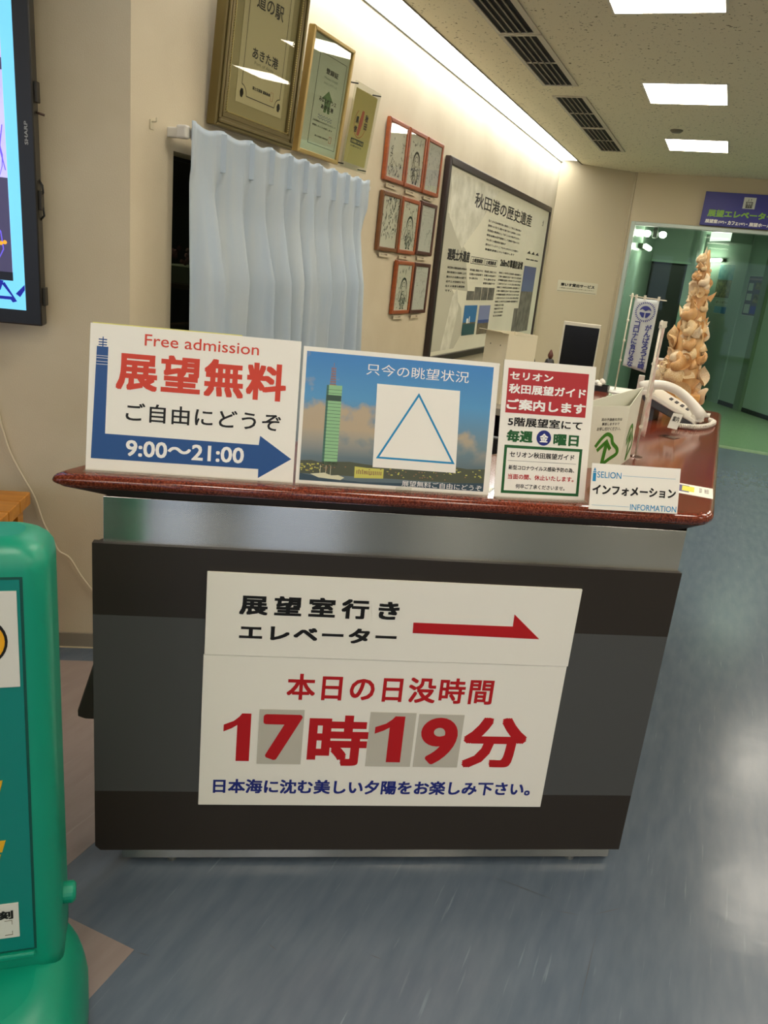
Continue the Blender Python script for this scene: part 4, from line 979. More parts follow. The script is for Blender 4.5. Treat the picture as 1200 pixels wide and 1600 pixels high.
for i, (b0, z0, fm_, kd, lab) in enumerate(specs):
    rnd = random.Random(40 + i)
    t, yy = picture_frame(lab, b0, .002, z0, .015, .272, .298, .022, .022, fm_, name='autograph_frame', glass=True, cat='picture', group='autograph boards framed on the left wall', backm=(PAPG if kd in ('faint', 'note') else PAP))
    y2 = yy - .0005
    def wig(mb, x, z, w_, h_, n=7, wd=.002):
        p = [(x + rnd.uniform(-.5, .5) * w_, z + rnd.uniform(-.5, .5) * h_)]
        for k in range(n): p.append((p[-1][0] + rnd.uniform(-.4, .4) * w_, p[-1][1] + rnd.uniform(-.4, .4) * h_))
        ribbon(mb, p, wd, y2)
    mb = MB()
    if kd == 'auto':
        for k in range(9): wig(mb, .22, .23 - k * .018, .018, .02)
        for k in range(8): wig(mb, .08 + .0 * k, .20 - k * .016, .03, .02)
        for k in range(14): wig(mb, .06 + k * .012, .08 + rnd.uniform(-.02, .03), .02, .03)
        for k in range(10): wig(mb, .06 + k * .015, .042, .016, .018)
    elif kd == 'auto2':
        for r_, zc in enumerate((.265, .235, .175, .125)):
            for k in range(13): wig(mb, .05 + k * .016 + (.03 if r_ == 1 else 0), zc, .018, .030 + .01 * (r_ != 3), 6, .0024)
        for k in range(12): wig(mb, .05 + k * .016, .090, .016, .03)
    elif kd == 'fig':
        top = .20 if i != 1 else .19
        for q in range(3):
            ribbon(mb, [(.15 + (.052 - q * .004) * cos(a_ * pi / 12) , top - .06 + (.065 - q * .004) * sin(a_ * pi / 12)) for a_ in range(0, 13)], .0026, y2)
        ribbon(mb, [(.15 + .030 * cos(a_ * pi / 8), top - .055 + .035 * sin(a_ * pi / 8)) for a_ in range(17)], .002, y2)
        for sx_ in (-1, 1):
            ribbon(mb, [(.15 + sx_ * .013, top - .045), (.15 + sx_ * .018, top - .043), (.15 + sx_ * .008, top - .045)], .003, y2)
            ribbon(mb, [(.15 + sx_ * .05, top - .065), (.15 + sx_ * .068, top - .10), (.15 + sx_ * .056, top - .13), (.15 + sx_ * .03, top - .115)], .003, y2)
            ribbon(mb, [(.15 + sx_ * .035, top - .10), (.15 + sx_ * .038, top - .14), (.15 + sx_ * .022, top - .158)], .003, y2)
            ribbon(mb, [(.15 + sx_ * .012, .055), (.15 + sx_ * .016, .035), (.15 + sx_ * .030, .032), (.15 + sx_ * .012, .030)], .005, y2)
        ribbon(mb, [(.138, top - .068), (.15, top - .073), (.162, top - .068)], .002, y2)
        for k in range(46): wig(mb, .15 + rnd.uniform(-.045, .045), rnd.uniform(.05, top - .09), .018, .022, 5, .0016)
        for k in range(7): wig(mb, .08 + k * .022, top + .045, .02, .03, 6, .0022)
        for k in range(18): wig(mb, rnd.choice([rnd.uniform(.045, .085), rnd.uniform(.215, .25)]), rnd.uniform(.04, .2), .014, .02, 5, .0014)
    elif kd == 'note':
        for k in range(12): wig(mb, .045 + k * .009, .265, .008, .012, 4, .0011)
        for k in range(16): wig(mb, .05 + k * .011, .242, .008, .009, 4, .0008)
        for k in range(16): wig(mb, .05 + k * .011, .225, .008, .007, 4, .0007)
        ribbon(mb, [(.17, .12), (.19, .135), (.21, .15)], .0016, y2)
    mb.build('ink_strokes', INKK, t) if mb.v else None
    if kd in ('faint', 'note'):
        mb = MB()
        for k in range(60 if kd == 'faint' else 22): wig(mb, rnd.uniform(.05, .25), rnd.uniform(.05, .26 if kd == 'faint' else .2), .02, .025, 4, .0015)
        mb.build('pencil_strokes', INKG, t)
    MB().box(.05, -.012, -.030, .22, -.010, -.010).build('caption', WALL, t)
    text(t, 'サイン色紙', .07, -.021, .16, -.014, DKW, -.0128, .03, res=1)

# history board
BF = mat('board_frame_dark', '#2A1D17', .4)
t, yy = picture_frame('big dark-framed board about the heritage of Akita port, 秋田港の歴史遺産', 4.985, .002, .845, 0, 3.10, 1.275, .045, .036, BF, name='history_board', glass=False, cat='board', backm=mat('board_grey', '#B5B198', .5), sunk=.012)
MB().box(.05, yy - .0005, .05, 3.05, yy - .0003, 1.225).build('print_field', mat('board_print', '#E2DEC6', .45, vary='#DAD6BE', scale=2), t)
ob, oz = 4.985, .845
X = lambda b: b - ob
Z = lambda z: z - oz
y2 = yy - .0012
MAPD = mat('map_grey', '#BBB8A2', .6); MAPL = mat('map_relief', '#E2DFCC', .6, vary='#C4C1AA', scale=9, detail=6)
flat(t, 'sea_area', [(X(5.035), Z(.92)), (X(5.55), Z(.92)), (X(5.70), Z(1.02)), (X(5.62), Z(1.2)), (X(5.35), Z(1.33)), (X(5.72), Z(1.32)), (X(5.55), Z(1.60)), (X(5.33), Z(1.66)), (X(5.22), Z(1.76)), (X(5.09), Z(1.8)), (X(5.10), Z(1.95)), (X(5.06), Z(2.05)), (X(5.035), Z(2.05))], MAPD, y2, y2 + .0004)
flat(t, 'land_relief', [(X(5.33), Z(1.66)), (X(5.46), Z(1.60)), (X(5.60), Z(1.68)), (X(5.84), Z(1.81)), (X(6.08), Z(1.99)), (X(6.23), Z(2.055)), (X(5.05), Z(2.055)), (X(5.10), Z(1.95)), (X(5.12), Z(1.78))], MAPL, y2 - .0004, y2)
flat(t, 'land_strip', [(X(5.25), Z(.92)), (X(5.45), Z(.92)), (X(5.55), Z(1.2)), (X(5.47), Z(1.34)), (X(5.38), Z(1.28))], MAPL, y2 - .0008, y2 - .0004)
ym = y2 - .0012
DK = mat('board_ink', '#26241F', .6)
text(t, '秋田港の歴史遺産', X(5.62), Z(1.885), X(7.37), Z(1.985), DK, ym, .012)
rows = ['古くから日本海交易の要港として栄えた秋田港は', '雄物川の河口に開けた港であり土崎湊とよばれ', '北前船の寄港地として多くの人や物が行き交い', '明治以降は近代港湾として整備が進められ', '今も多くの歴史的な遺産が', '残されていますここではその中から土木遺産と', '軍艦防波堤について紹介します']
for k, r_ in enumerate(rows): text(t, r_, X(6.02), Z(1.822 - k * .0335), X(7.04 - (.45 if k == 4 else .12 if k == 6 else 0)), Z(1.838 - k * .0335), DK, ym, .02, res=1)
text(t, '選奨土木遺産', X(5.17), Z(1.515), X(5.665), Z(1.59), DK, ym, .04)
for k in range(6): text(t, ['秋田港の南防波堤は明治の', '廣井勇博士の指導により', '築かれた石積みの堤で', '近代土木技術を今に', '伝える貴重な構造物', 'です。'][k], X(5.20), Z(1.462 - k * .030), X(5.63 - (.3 if k == 5 else 0)), Z(1.477 - k * .030), DK, ym, .02, res=1)
for b0, b1, sx_ in ((5.70, 6.035, '土崎港南防'), (6.06, 6.415, '土崎港新堤')):
    ring(t, 'heading_box', X(b0), Z(1.513), X(b1), Z(1.562), .004, DK, ym, ym + .0004); text(t, sx_, X(b0 + .03), Z(1.522), X(b1 - .03), Z(1.553), DK, ym - .0006, .03, res=2)
for b0, n_ in ((5.71, 3), (6.09, 4)):
    for k in range(n_): text(t, ['明治期に築造された', '石積みの防波堤で', '今も港を守る', '貴重な遺産です'][k], X(b0), Z(1.462 - k * .029), X(b0 + .34 - (.12 if k == 2 and n_ == 3 else 0)), Z(1.478 - k * .029), DK, ym, .02, res=1)
text(t, '268mの軍艦防波堤', X(6.51), Z(1.520), X(7.28), Z(1.587), DK, ym, .04)
for k in range(13):
    text(t, ['昭和二十年代に旧海軍の駆逐艦など', '三隻の艦艇を沈めて造られた防波堤', 'が軍艦防波堤と呼ばれています全長', '二百六十八メートルに及ぶ堤は荒波'][k % 4], X(6.51), Z(1.466 - k * .0285), X(7.29 if k < 9 else 6.80), Z(1.481 - k * .0285), DK, ym, .02, res=1)
def pict(b0, z0, b1, z1, layers, name='photo'):
    for k, (f0, f1, m_) in enumerate(layers): flat(t, name, rect(X(b0), Z(z0 + (z1 - z0) * f0), X(b1), Z(z0 + (z1 - z0) * f1)), m_, ym - .0003 * k, ym + .0003)
SKB = mat('photo_sky', '#2C6FA6', .4); SEA = mat('photo_sea', '#1F4A50', .4); PUR = mat('photo_violet', '#7C86AC', .4); GRY = mat('photo_grey', '#77746A', .5, vary='#4E4C44', scale=14, detail=5); PHB = mat('photo_deep_blue', '#3A4E86', .4); BRO = mat('photo_brown', '#5A5040', .5, vary='#756A52', scale=20)
pict(5.695, 1.003, 6.02, 1.220, [(0, 1, SKB), (0, .40, SEA), (.38, .43, BRO)])
flat(t, 'photo_building', rect(X(5.78), Z(1.09), X(5.82), Z(1.125)), WHITE, ym - .0012, ym); flat(t, 'photo_building', rect(X(5.84), Z(1.09), X(5.855), Z(1.14)), WHITE, ym - .0012, ym)
pict(6.078, .998, 6.39, 1.218, [(0, 1, PUR), (0, .38, BRO), (.38, .5, PHB)])
for b0, b1, zz in ((5.71, 5.885, 1.322), (5.895, 6.07, 1.352), (6.085, 6.25, 1.352), (6.262, 6.44, 1.352)): pict(b0, 1.257, b1, zz, [(0, 1, GRY)])
pict(7.35, .97, 7.835, 1.558, [(0, 1, GRY), (.62, 1, mat('photo_haze_blue', '#55658C', .5)), (.80, 1, PHB)])
pict(7.19, .98, 7.34, 1.185, [(0, 1, GRY)])
mb = MB()
for q in range(3):
    x = X(7.37 + q * .17); mb.slab([(x, Z(1.665)), (x + .15, Z(1.665)), (x + .12, Z(1.675)), (x + .09, Z(1.692)), (x + .06, Z(1.682)), (x + .03, Z(1.675))], ym - .0002, ym + .0003); mb.slab(rect(x, Z(1.612), x + .14, Z(1.622)), ym - .0002, ym + .0003)
mb.build('ship_silhouette', DK, t)
text(t, '土崎', X(7.80), Z(1.93), X(7.86), Z(1.985), GRY, ym, .01, res=1)

# notice on the angled wall
ad = atan2(dy, dx)
t = thing('wall_notice', 'small paper notice 車いす貸出サービス pinned on the angled wall', 'notice', RM @ T(CW, 8.35, 0) @ RZ(ad))
MB().box(.165, -.003, 1.360, .62, -.0005, 1.472).build('paper', mat('notice_paper', '#CFC8AC', .7), t)
text(t, '車いす貸出サービス', .20, 1.415, .585, 1.448, BLACK, -.0036, .05, res=2)
text(t, 'ご希望の方は受付までお申し出ください', .19, 1.392, .585, 1.402, _m['grey_ink'], -.0036, .03, res=1)
flat(t, 'rule', rect(.17, 1.366, .61, 1.370), _m['grey_ink'], -.0036, -.003)

# elevator sign above the glass front
t = thing('elevator_sign', 'deep blue hanging sign 展望エレベーター above the glass front', 'sign', RM @ T(0, 8.80, 0))
MB().box(-.427, 0, 2.123, .62, .048, 2.430).build('panel', mat('sign_violet_blue', '#25257F', .4), t, bevel=.002)
text(t, '展望エレベーター', -.373, 2.205, .225, 2.271, mat('lime_ink', '#7FB028', .4), -.0008, .04)
text(t, '展望室', -.382, 2.146, -.267, 2.182, WTEXT, -.0008, .04, res=2); text(t, '(5F)', -.262, 2.146, -.205, 2.172, WTEXT, -.0008, .02, res=2)
text(t, '・カフェ', -.196, 2.142, -.078, 2.178, WTEXT, -.0008, .04, res=2); text(t, '(4F)', -.072, 2.142, -.015, 2.168, WTEXT, -.0008, .02, res=2)
text(t, '・展望ホール', -.006, 2.14, .215, 2.176, WTEXT, -.0008, .04, res=2)
flat(t, 'pictogram_plate', [(-.072, 2.296), (.036, 2.296), (.036, 2.398), (-.072, 2.398)], mat('plate_grey', '#C9CBBE', .5), -.001, 0)
mb = MB()
def R4(a, b, c, d): mb.slab(rect(a, b, c, d), -.0018, -.001)
R4(-.048, 2.303, .012, 2.309); R4(-.048, 2.352, .012, 2.358); R4(-.048, 2.303, -.042, 2.358); R4(.006, 2.303, .012, 2.358)
for k in range(3): x = -.034 + k * .016; R4(x - .005, 2.309, x + .005, 2.334); mb.slab([(x + .005 * cos(q * pi / 4), 2.341 + .005 * sin(q * pi / 4)) for q in range(8)], -.0018, -.001)
for x, sg in ((-.030, -1), (-.006, 1)):
    R4(x - .0015, 2.364, x + .0015, 2.386); zt = 2.364 if sg < 0 else 2.386
    mb.slab([(x - .007, zt - sg * .008), (x, zt - sg * .004), (x + .007, zt - sg * .008), (x, zt)][::(1 if sg > 0 else -1)], -.0018, -.001)
mb.build('pictogram', BLACK, t)

# ================================================================ ELEVATOR HALL BEHIND THE GLASS
HG = mat('hall_green', '#95A59A', .55); HGD = mat('hall_green_gloss', '#A3B5A8', .2)
mb = MB(); mb.box(-1.13, 8.97, 0, -1.055, 11.5, 2.36); struct('wall_hall_left', mb, HGD, RM)
mb = MB(); mb.box(-1.13, 11.5, 1.84, -.55, 11.62, 2.36); mb.box(-.60, 11.5, 0, -.52, 11.62, 2.36); mb.box(-1.13, 11.5, 0, -1.06, 11.62, 1.84); mb.box(-.60, 11.62, 0, -.52, 14.2, 2.36)
struct('wall_hall_end', mb, HG, RM)
struct('door_2', MB().box(-1.06, 11.60, 0, -.60, 11.64, 1.84), mat('dark_doorway', '#0C0F0D', .4), RM)
struct('trim_5', MB().box(-1.06, 11.47, 1.835, -.56, 11.50, 1.86), mat('lintel_pale', '#9DB8A2', .3), RM)
q0 = Vector((-.149, 13.008)); dd = Vector((.781 + .149, 11.476 - 13.008)).normalized()
dang = atan2(dd.y, dd.x); DM = RM @ T(q0.x, q0.y, 0) @ RZ(dang)
struct('wall_hall_diagonal', MB().box(-1.0, 0, 0, 4.6, .08, 2.36), HG, DM)
mb = MB()
for x0_, x1_ in ((-1, .26), (.577, 1.02), (1.18, 4.5)): mb.box(x0_, -.012, 0, x1_, 0, .06)
struct('baseboard_2', mb, mat('hall_skirting', '#0E1411', .5), DM)
struct('trim_6', MB().box(1.03, -.05, 0, 1.17, 0, 2.36), mat('strip_green', '#66785F', .5), DM)  # darker upright strip on the diagonal wall
struct('trim_7', MB().box(.27, -.02, 0, .57, 0, 2.36), HG, DM)
struct('ceiling_hall', MB().box(-1.13, 8.97, 2.36, 5.5, 15, 2.40), mat('hall_ceiling', '#9DB0A2', .9), RM)
def hall_poster(x0, z0, x1, z1, label, build):
    t = thing('poster', label, 'poster', DM @ T(0, -.0005 - (.02 if .27 < x0 < .57 else 0), 0)); MB().box(x0, -.003, z0, x1, 0, z1).build('sheet', mat('poster_grey', '#A9B0A8', .5), t); build(t); return t
PT = mat('poster_teal', '#3E7480', .5, vary='#6F8F94', scale=14, detail=5); PD = mat('poster_dark', '#3A4038', .5, vary='#8A8464', scale=22, detail=5)
def b1(t):
    flat(t, 'teal_picture', rect(-.15, 1.72, .26, 1.93), PT, -.0042, -.003); flat(t, 'dark_picture', rect(-.15, 1.47, .26, 1.72), PD, -.0042, -.003)
hall_poster(-.165, 1.46, .268, 1.945, 'teal and brown picture poster on the hall wall under tube lamp', b1)
def b2(t): text(t, 'ポートタワー', -.06, 1.385, .25, 1.425, PD, -.0045, .03, res=2)
hall_poster(-.08, 1.365, .268, 1.445, 'narrow pale text strip below the teal picture poster', b2)
def b3(t): flat(t, 'blue_field', rect(-.07, 1.25, .12, 1.345), mat('poster_pale_blue', '#6E9CB8', .5), -.0042, -.003); flat(t, 'blue_field', rect(.12, 1.25, .26, 1.345), mat('poster_blue', '#2E6E9E', .5), -.0042, -.003)
hall_poster(-.08, 1.235, .268, 1.355, 'small blue and white notice lowest under the teal poster', b3)
def b4(t):
    V1_ = mat('poster_violet', '#4A4468', .5); flat(t, 'violet_ground', rect(.66, 1.275, 1.0, 1.79), mat('poster_dim', '#565468', .5), -.0042, -.003)
    flat(t, 'heading', rect(.67, 1.74, .99, 1.765), mat('poster_mauve', '#8C7C88', .5), -.0052, -.004)
    for k, (x, z, w_, h_) in enumerate(((.68, 1.60, .11, .10), (.84, 1.62, .14, .09), (.68, 1.47, .12, .09), (.85, 1.44, .14, .12), (.68, 1.30, .13, .12))): flat(t, 'photo_panel', rect(x, z, x + w_, z + h_), (_m['poster_grey'], PD)[k % 2], -.0052, -.004)
    flat(t, 'photo_panel', rect(.83, 1.30, .99, 1.40), mat('poster_royal', '#34449A', .5), -.0052, -.004)
hall_poster(.652, 1.262, 1.008, 1.80, 'violet floor guide poster right of the shell tower', b4)
def b5(t): flat(t, 'photo_panel', rect(1.42, 1.17, 1.78, 1.24), PD, -.0042, -.003)
hall_poster(1.40, 1.13, 1.80, 1.42, 'pale notice at the right edge beyond the dark green strip', b5)
LH = mat('hall_lamp', '#FFFCE8', .5, emit=LIGHT_HALL * 1.5)
def tube_lamp(label, mw, L_):
    t = thing('wall_lamp', label, 'lamp', mw, 'tube lamps on the hall walls')
    MB().box(0, -.05, .0, L_, 0, .05).build('bracket', mat('lamp_bracket', '#4A4F3E', .5), t, bevel=.004)
    MB().cyl((.01, -.075, .02), (L_ - .03, -.075, .02), .026, 12).build('tube', LH, t, smooth=True); return t
tube_lamp('glowing tube lamp on the hall wall behind the shell tower tip', DM @ T(-.62, 0, 1.965), .58)
tube_lamp('glowing tube standing in for a reflected glow on the hall side wall', RM @ T(-1.05, 10.9, 2.0) @ RZ(pi / 2), .5).matrix_world = RM @ T(-1.05, 9.6, 1.90) @ RZ(pi / 2)  # emissive tube put where a reflected glow shows
t = thing('spotlight', 'twin-head spotlight under the hall ceiling by the glass front', 'lamp', RM @ T(-.93, 9.95, 2.06))
MB().box(-.02, -.03, .05, .02, .03, .30).build('stem', DARK, t); MB().box(-.03, -.04, -.03, .03, .04, .06).build('housing', DARK, t, bevel=.01)
for x in (-.085, .085): MB().lathe([(.022, -.02), (.04, .0), (.04, .03), (.02, .045)], 16, x, -.03).build('lamp_head', LH, t, smooth=True)
t = thing('ceiling_light_box', 'white glowing soffit light box on the hall ceiling above the posters', 'light', DM @ T(0, 0, 0))
MB().box(.02, -.35, 2.20, .56, -.03, 2.36).build('housing', HG, t); MB().box(.02, -.352, 2.215, .56, -.35, 2.345).build('diffuser', mat('soffit_glow', '#E8F0DC', .5, emit=1.6), t)
for c in (-.35, .75, 1.85):  # panels added out of sight to brighten the hall
    t = thing('hall_ceiling_light', 'added recessed light hidden over the glass front lintel to brighten the hall', 'light', RM @ T(c, 9.45, 2.355), 'added hall lights hidden over the glass front')
    MB().box(-.25, -.25, -.004, .25, .25, 0).build('diffuser', mat('hall_panel', '#FFFDF0', .5, emit=LIGHT_HALL), t); MB().box(-.27, -.27, 0, .27, .27, .005).build('frame', VF, t)
t = thing('hall_ceiling_light', 'square hall ceiling light beyond the glass, outside the picture', 'light', RM @ T(1.08, 11.9, 2.355))
MB().box(-.3, -.3, -.004, .3, .3, 0).build('diffuser', mat('hall_panel', '#FFFDF0', .5, emit=LIGHT_HALL * 1.4), t); MB().box(-.32, -.32, 0, .32, .32, .005).build('frame', VF, t)

# ================================================================ TV, CORD, TABLE, GREEN STAND
t = thing('wall_display', 'portrait wall-mounted screen in black bezel cut off at the left edge', 'screen', AM @ T(-.735, TVW - .10, 1.158) @ RX(.05))
BZ = mat('bezel_black', '#15130F', .35)
MB().box(-.80, -.003, 0, 0, .05, 1.38).build('bezel', BZ, t, bevel=.004)
TVB = mat('screen_sky_blue', '#6CC0DC', .3, emit=.75); 
TX0 = -.045
MB().box(-.76, -.0045, .045, TX0, -.003, 1.335).build('screen', TVB, t)
TVP = mat('screen_lilac', '#B9B4E4', .3, emit=.75, vary='#8F8AC0', scale=7); TVD = mat('screen_dark', '#15141C', .3, emit=.1); TVN = mat('screen_navy', '#0A1A96', .3, emit=.5); TVW_ = mat('screen_white', '#DCD6F2', .3, emit=.8); TVO = mat('screen_orange', '#E8A020', .3, emit=.7); TVG = mat('screen_slate', '#4C4668', .3, emit=.35)
e = lambda nm, P, m_, y=-.006: MB().slab(P, y, y + .0012).build(nm, m_, t)
e('picture_band', rect(-.70, .130, -.078, .155), TVD); e('picture_band', rect(-.70, .985, -.108 + .03, 1.03), TVD)
e('picture', rect(-.70, .155, -.078, .985), TVP); e('picture_shade', rect(-.70, .155, -.078, .42), TVG, -.0072); e('picture_shade', rect(-.70, .70, -.078, .73), TVG, -.0072)
mb = MB()
for k in range(5):
    mb2 = [(-.10 - k * .01 + .012 * sin(q * .9 + k), .42 + q * .03) for q in range(9)]; ribbon(mb, mb2, .0016, -.0078)
ribbon(mb, [(-.13, .30), (-.105, .27), (-.10, .22), (-.12, .18)], .002, -.0078); ribbon(mb, [(-.085, .56), (-.095, .50), (-.082, .44)], .002, -.0078)
mb.build('picture_lines', mat('screen_violet', '#6A5CE0', .3, emit=.6), t)
mb = MB()
for k in range(5): mb.slab([(-.095 - k * .011 + .006 * cos(q * pi / 4), .240 - abs(k - 2) * .0 - k * .003 + .006 * sin(q * pi / 4)) for q in range(8)], -.0085, -.0075)
mb.build('picture_beads', TVO, t)
mb = MB()
mb.slab([(-.16, .083), (-.083, .083), (-.112, .120), (-.103, .124), (-.070, .070), (-.082, .066), (-.088, .074), (-.16, .074)], -.0065, -.005); mb.slab([(-.072, .093), (-.060, .084), (-.0455, .106), (-.0455, .121)], -.0065, -.005)
mb.slab([(-.128, .100), (-.116, .100), (-.106, .128), (-.118, .130)], -.0065, -.005)
mb.build('caption', TVN, t)
mb = MB(); ribbon(mb, [(-.083, 1.33), (-.0825, 1.16), (-.080, 1.125), (-.070, 1.108), (-.055, 1.103), (-.048, 1.103)], .011, -.006); mb.build('caption', TVW_, t)
o = text(t, 'SHARP', 0, 0, .062, .0095, mat('logo_silver', '#A9A79F', .4), 0, .02); o.matrix_local = T(-.017, -.0036, .345 + .17) @ Matrix.Rotation(-pi / 2, 4, 'Y')
for z in (.03, .31, .60, .90, 1.02): MB().box(-.001, .015, z + .03, .008, .045, z + .085).build('mount_tab', mat('tab_dark', '#2E2A20', .5), t, bevel=.002)
MB().box(-.60, .05, .3, -.20, .093, 1.1).build('wall_mount', BZ, t)
for z, r_ in ((.395, .012), (.33, .010)): MB().tube([(-.002, .03, z + .03), (.008, .03, z + .015), (.010, .03, z - .005), (-.001, .03, z - .018)], .0032, 8).build('cable_loop', DARK, t, smooth=True)
MB().tube([(-.002, .03, .605), (.022, .03, .600)], .0035, 8).build('cable_end', mat('cable_brown', '#4A3528', .5), t, smooth=True)

cp_ = [(-.93, 1.00), (-.905, .842), (-.880, .735), (-.845, .655), (-.803, .571), (-.776, .48), (-.743, .410), (-.725, .375), (-.691, .353), (-.655, .29), (-.615, .233), (-.55, .16), (-.50, .12)]
pts = []
for i in range(len(cp_) - 1):
    p0, p1_, p2_, p3 = cp_[max(i - 1, 0)], cp_[i], cp_[i + 1], cp_[min(i + 2, len(cp_) - 1)]
    for k in range(5):
        t_ = k / 5; a_, z_ = [.5 * ((2 * p1_[j]) + (-p0[j] + p2_[j]) * t_ + (2 * p0[j] - 5 * p1_[j] + 4 * p2_[j] - p3[j]) * t_ ** 2 + (-p0[j] + 3 * p1_[j] - 3 * p2_[j] + p3[j]) * t_ ** 3) for j in (0, 1)]
        pts.append((a_, TVW - .010, z_))
tag(MB().tube(pts, .0036, 8).build('power_cord', mat('cord_cream', '#D8CCB0', .5), None, AM, smooth=True), 'cream power cord running down the wall behind the wooden table', 'cord')

PINE = mat('honey_pine', '#CF8A2E', .35, vary='#B9761F', scale=3, stretch=(1.5, 12, 12), detail=4)
t = thing('wooden_table', 'honey-coloured pine table with slatted end beside the wall at left', 'table', AM @ T(-.785, 2.62, 0))
for k in range(5): MB().box(-1.2, -.545 + k * .109, .578, 0, -.438 + k * .109 - .0015, .62).build('top_plank', PINE, t, bevel=.003)
for x, y in ((-.075, -.075), (-.075, -.53), (-1.16, -.075), (-1.16, -.53)): MB().box(x, y, 0, x + .055, y + .055, .578).build('leg', PINE, t, bevel=.002)
MB().box(-.055, -.475, .50, -.035, -.075, .578).build('apron', PINE, t); MB().box(-1.10, -.06, .50, -.075, -.04, .578).build('apron', PINE, t)
for k in range(5): MB().box(-.050, -.43 + k * .075, .08, -.036, -.375 + k * .075, .50).build('end_slat', PINE, t)
MB().box(-.055, -.475, .05, -.035, -.075, .08).build('stretcher', PINE, t)

# green water-weighted sign stand
GP = mat('green_plastic', '#00886A', .38, spec=.5, bump=.08, bscale=30)
SA = radians(18)
t = thing('green_sign_stand', 'green plastic weighted sign stand at the left edge, partly out of view', 'sign stand', T(-.49, 1.08, 0) @ RZ(SA))
WDT = .46
# body: rounded slab, wall thickness tapering towards the top; front plane y=0
def body_ring(z):
    u = (z - .22) / .79; dpt = .165 - .025 * u; xr = .004 + .004 * (1 - u); r_ = .035
    if z > .965:
        q = (z - .965) / .045; sh = .045 * (1 - sqrt(max(0, 1 - q * q)))
        return xr - sh, dpt - 2 * sh, r_, sh
    return xr, dpt, r_, 0
mb = MB(); rings = []
zs = [.20, .24, .30, .45, .6, .75, .9, .965, .980, .992, 1.0, 1.006, 1.0095]
for z in zs:
    xr, dpt, r_, sh = body_ring(z); xl = -WDT - xr + 0; yf, yb = -.004 + sh, dpt + sh - .004
    if z <= .965: yf = -.004; yb = dpt - .004
    r_ = min(r_, (yb - yf) / 2 - .0015)
    P = []
    for cx_, cy_, a0 in ((xr - r_, yb - r_, 0), (xl + r_, yb - r_, pi / 2), (xl + r_, yf + r_, pi), (xr - r_, yf + r_, 3 * pi / 2)):
        for k in range(7): a_ = a0 + pi / 2 * k / 6; P.append((cx_ + r_ * cos(a_), cy_ + r_ * sin(a_), z))
    rings.append(P)
n = len(rings[0]); vs = [p for r_ in rings for p in r_]
fs = [(i * n + k, i * n + (k + 1) % n, (i + 1) * n + (k + 1) % n, (i + 1) * n + k) for i in range(len(rings) - 1) for k in range(n)]
fs.append(tuple((len(rings) - 1) * n + k for k in range(n))); fs.append(tuple(range(n - 1, -1, -1))); mb.add(vs, fs)
o = mb.build('body', GP, t, smooth=True)
for p in o.data.polygons: p.use_smooth = len(p.vertices) == 4
# dark strip painted as the shade of a groove round the face
x_in0, x_in1, z_in0, z_in1 = -WDT + .045, -.036, .268, .955
ring(t, 'groove_shade', x_in0 - .004, z_in0 - .004, x_in1 + .004, z_in1 + .004, .0045, mat('groove_shade_green', '#00463A', .5), -.0047, -.0035)
MB().box(x_in0, -.013, .252, x_in1 + .002, -.003, .263).build('bottom_ledge', GP, t, bevel=.003)
FACE = mat('face_teal', '#00786C', .35)
MB().box(x_in0, -.006, z_in0, x_in1, -.004, z_in1).build('face_panel', FACE, t)
STK = mat('sticker_white', '#CFCDC0', .45)
MB().box(x_in0, -.0075, .779, -.0405, -.006, .938).build('upper_poster', STK, t)
def disc(name, cx_, cz_, r_, m_, y, y1): return MB().slab([(cx_ + r_ * cos(2 * pi * k / 32), cz_ + r_ * sin(2 * pi * k / 32)) for k in range(32)], y, y1).build(name, m_, t)
disc('mark_ring', -.098, .857, .043, BLACK, -.0082, -.0074); disc('mark_disc', -.098, .857, .039, mat('amber_print', '#E0A010', .4), -.0088, -.008)
AMB = mat('yellow_print', '#D8A418', .4)
for z0_, z1_ in ((.585, .612), (.475, .497), (.445, .470)):
    MB().slab([(-.165, z0_), (-.086 + (.008 if z0_ > .47 else 0), z0_), (-.080 + (.008 if z0_ > .47 else 0), z1_), (-.150, z1_)], -.0072, -.006).build('yellow_bar', AMB, t)
MB().box(-.30, -.0078, .298, -.0575, -.006, .369).build('lower_sticker', STK, t)
text(t, '最終入館時刻', -.205, .338, -.066, .356, BLACK, -.0084, .04)
mb = MB()
for P in (rect(-.080, .334, -.068, .3348), rect(-.0688, .326, -.068, .3348), rect(-.080, .304, -.068, .3048), rect(-.0688, .304, -.068, .312)): mb.slab(P, -.0084, -.0078)
mb.build('corner_marks', _m['grey_ink'], t)
# spout cap
MB().lathe([(.017, 0), (.019, .004), (.019, .030), (.014, .034)], 20).build('water_cap', GP, t, T(-.006, .055, .322) @ Matrix.Rotation(pi / 2, 4, 'Y'), smooth=False, bevel=.002)
# weighted base
mb = MB(); rings = []
for z, ins in ((0, .012), (.02, .0), (.10, .0), (.135, .005), (.165, .013), (.19, .025), (.21, .040), (.222, .058), (.228, .080)):
    xr, xl, yf, yb = .046 - ins, -WDT - .046 + ins, -.22 + ins * 1.3, .19 - ins * .6; r_ = .12 - ins * .5; P = []
    for cx_, cy_, a0 in ((xr - r_, yb - r_, 0), (xl + r_, yb - r_, pi / 2), (xl + r_, yf + r_, pi), (xr - r_, yf + r_, 3 * pi / 2)):
        for k in range(9): a_ = a0 + pi / 2 * k / 8; P.append((cx_ + r_ * cos(a_), cy_ + r_ * sin(a_), z))
    rings.append(P)
n = len(rings[0]); vs = [p for r_ in rings for p in r_]
fs = [(i * n + k, i * n + (k + 1) % n, (i + 1) * n + (k + 1) % n, (i + 1) * n + k) for i in range(len(rings) - 1) for k in range(n)]
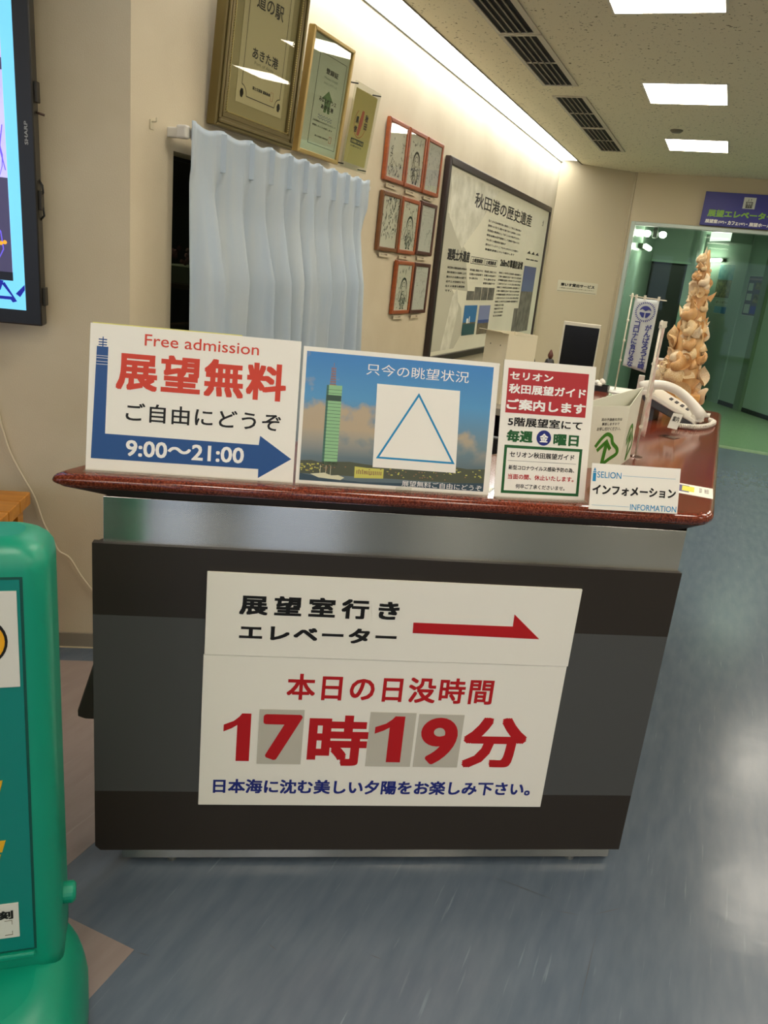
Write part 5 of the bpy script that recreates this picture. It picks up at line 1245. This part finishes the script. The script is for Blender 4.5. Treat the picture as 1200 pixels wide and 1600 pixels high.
fs.append(tuple((len(rings) - 1) * n + k for k in range(n))); fs.append(tuple(range(n - 1, -1, -1))); mb.add(vs, fs)
o = mb.build('weighted_base', GP, t, smooth=True)
for p in o.data.polygons: p.use_smooth = len(p.vertices) == 4

t = thing('added_room_light', 'added ceiling lamp, out of sight, lighting the dark room behind the slot', 'light', RM @ T(-2.9, 3.0, 2.36))  # unseen lamp added to lift the things behind the slot out of black
MB().box(-.2, -.2, -.004, .2, .2, 0).build('diffuser', mat('added_room_lamp', '#FFE9C8', .5, emit=18), t); MB().box(-.22, -.22, 0, .22, .22, .006).build('frame', VF, t)
# things dimly seen through the opening in the left wall
t = thing('dark_shelf', 'dark shelf seen through the slot left of the curtain', 'shelf', RM @ T(-2.55, 3.05, .42))
for z in (0, .30, .62, .83): MB().box(0, 0, z, .45, .5, z + .02).build('shelf_board', DW, t)
MB().box(.0, .5, 0, .45, .52, 1.0).build('back_panel', DW, t)
for k, (x, z, w_, h_, c_, lab) in enumerate(((.03, .85, .38, .075, '#6E7468', 'grey stack of papers on the dark shelf behind the slot'), (.05, .32, .30, .18, '#6A4A22', 'brown box low on the dark shelf behind the slot'))):
    tag(MB().box(x, .03, 0, x + w_, .35, h_).build(['paper_stack', 'cardboard_box'][k], mat('slot_%d' % k, c_, .8), None, RM @ T(-2.55, 3.05, .423 + z), bevel=.003), lab, ['papers', 'box'][k])
rnd = random.Random(8)
t = thing('dried_flowers', 'dark pink dried flowers on the shelf behind the slot', 'flowers', RM @ T(-2.36, 3.2, .42 + .925))
mb = MB()
for k in range(34):
    x, y, z = rnd.uniform(-.13, .18), rnd.uniform(-.1, .1), rnd.uniform(.0, .075); mb.lathe([(.002, z), (.012, z + .008), (.009, z + .018), (.002, z + .022)], 6, x, y)
mb.build('blossom_mass', mat('dried_pink', '#5A2E38', .8), t)

# lettering and prints belong to the sheet, board or card they are printed on
PRINTS = set('lettering arrow antenna antenna_bar tower_line photo tower tower_side tower_bands tower_mast town sea town_light town_windows ship white_square triangle_mark red_field blue_disc green_border rule tower_icon tower_icon_band tower_icon_top tower_icon_tip ear_mark emblem character border_rule corner_flower seal green_arrow waves brush_ring red_brush black_band ink_strokes pencil_strokes sea_area land_relief land_strip heading_box photo_building ship_silhouette pictogram_plate pictogram picture picture_band picture_shade picture_lines picture_beads caption blue_field teal_picture dark_picture violet_ground heading photo_panel'.split())
BOARDS = ('board', 'card', 'sheet', 'panel', 'paper', 'print_field', 'print', 'certificate', 'backing_board', 'screen', 'cloth', 'face_panel')
bpy.context.view_layer.update()
for th in [o for o in sc.objects if o.parent is None and o.type == 'EMPTY']:
    base = next((c for nm in BOARDS for c in th.children if c.name.split('.')[0] == nm), None)
    if base is None: continue
    for c in list(th.children):
        nm = c.name.split('.')[0]
        if c is base or nm in BOARDS or c.type != 'MESH': continue
        if nm in PRINTS: 
            ml = base.matrix_local.inverted() @ c.matrix_local; c.parent = base; c.matrix_local = ml
for o in [o for o in sc.objects if o.name.split('.')[0] == 'print' and o.type == 'EMPTY']: bpy.data.objects.remove(o)
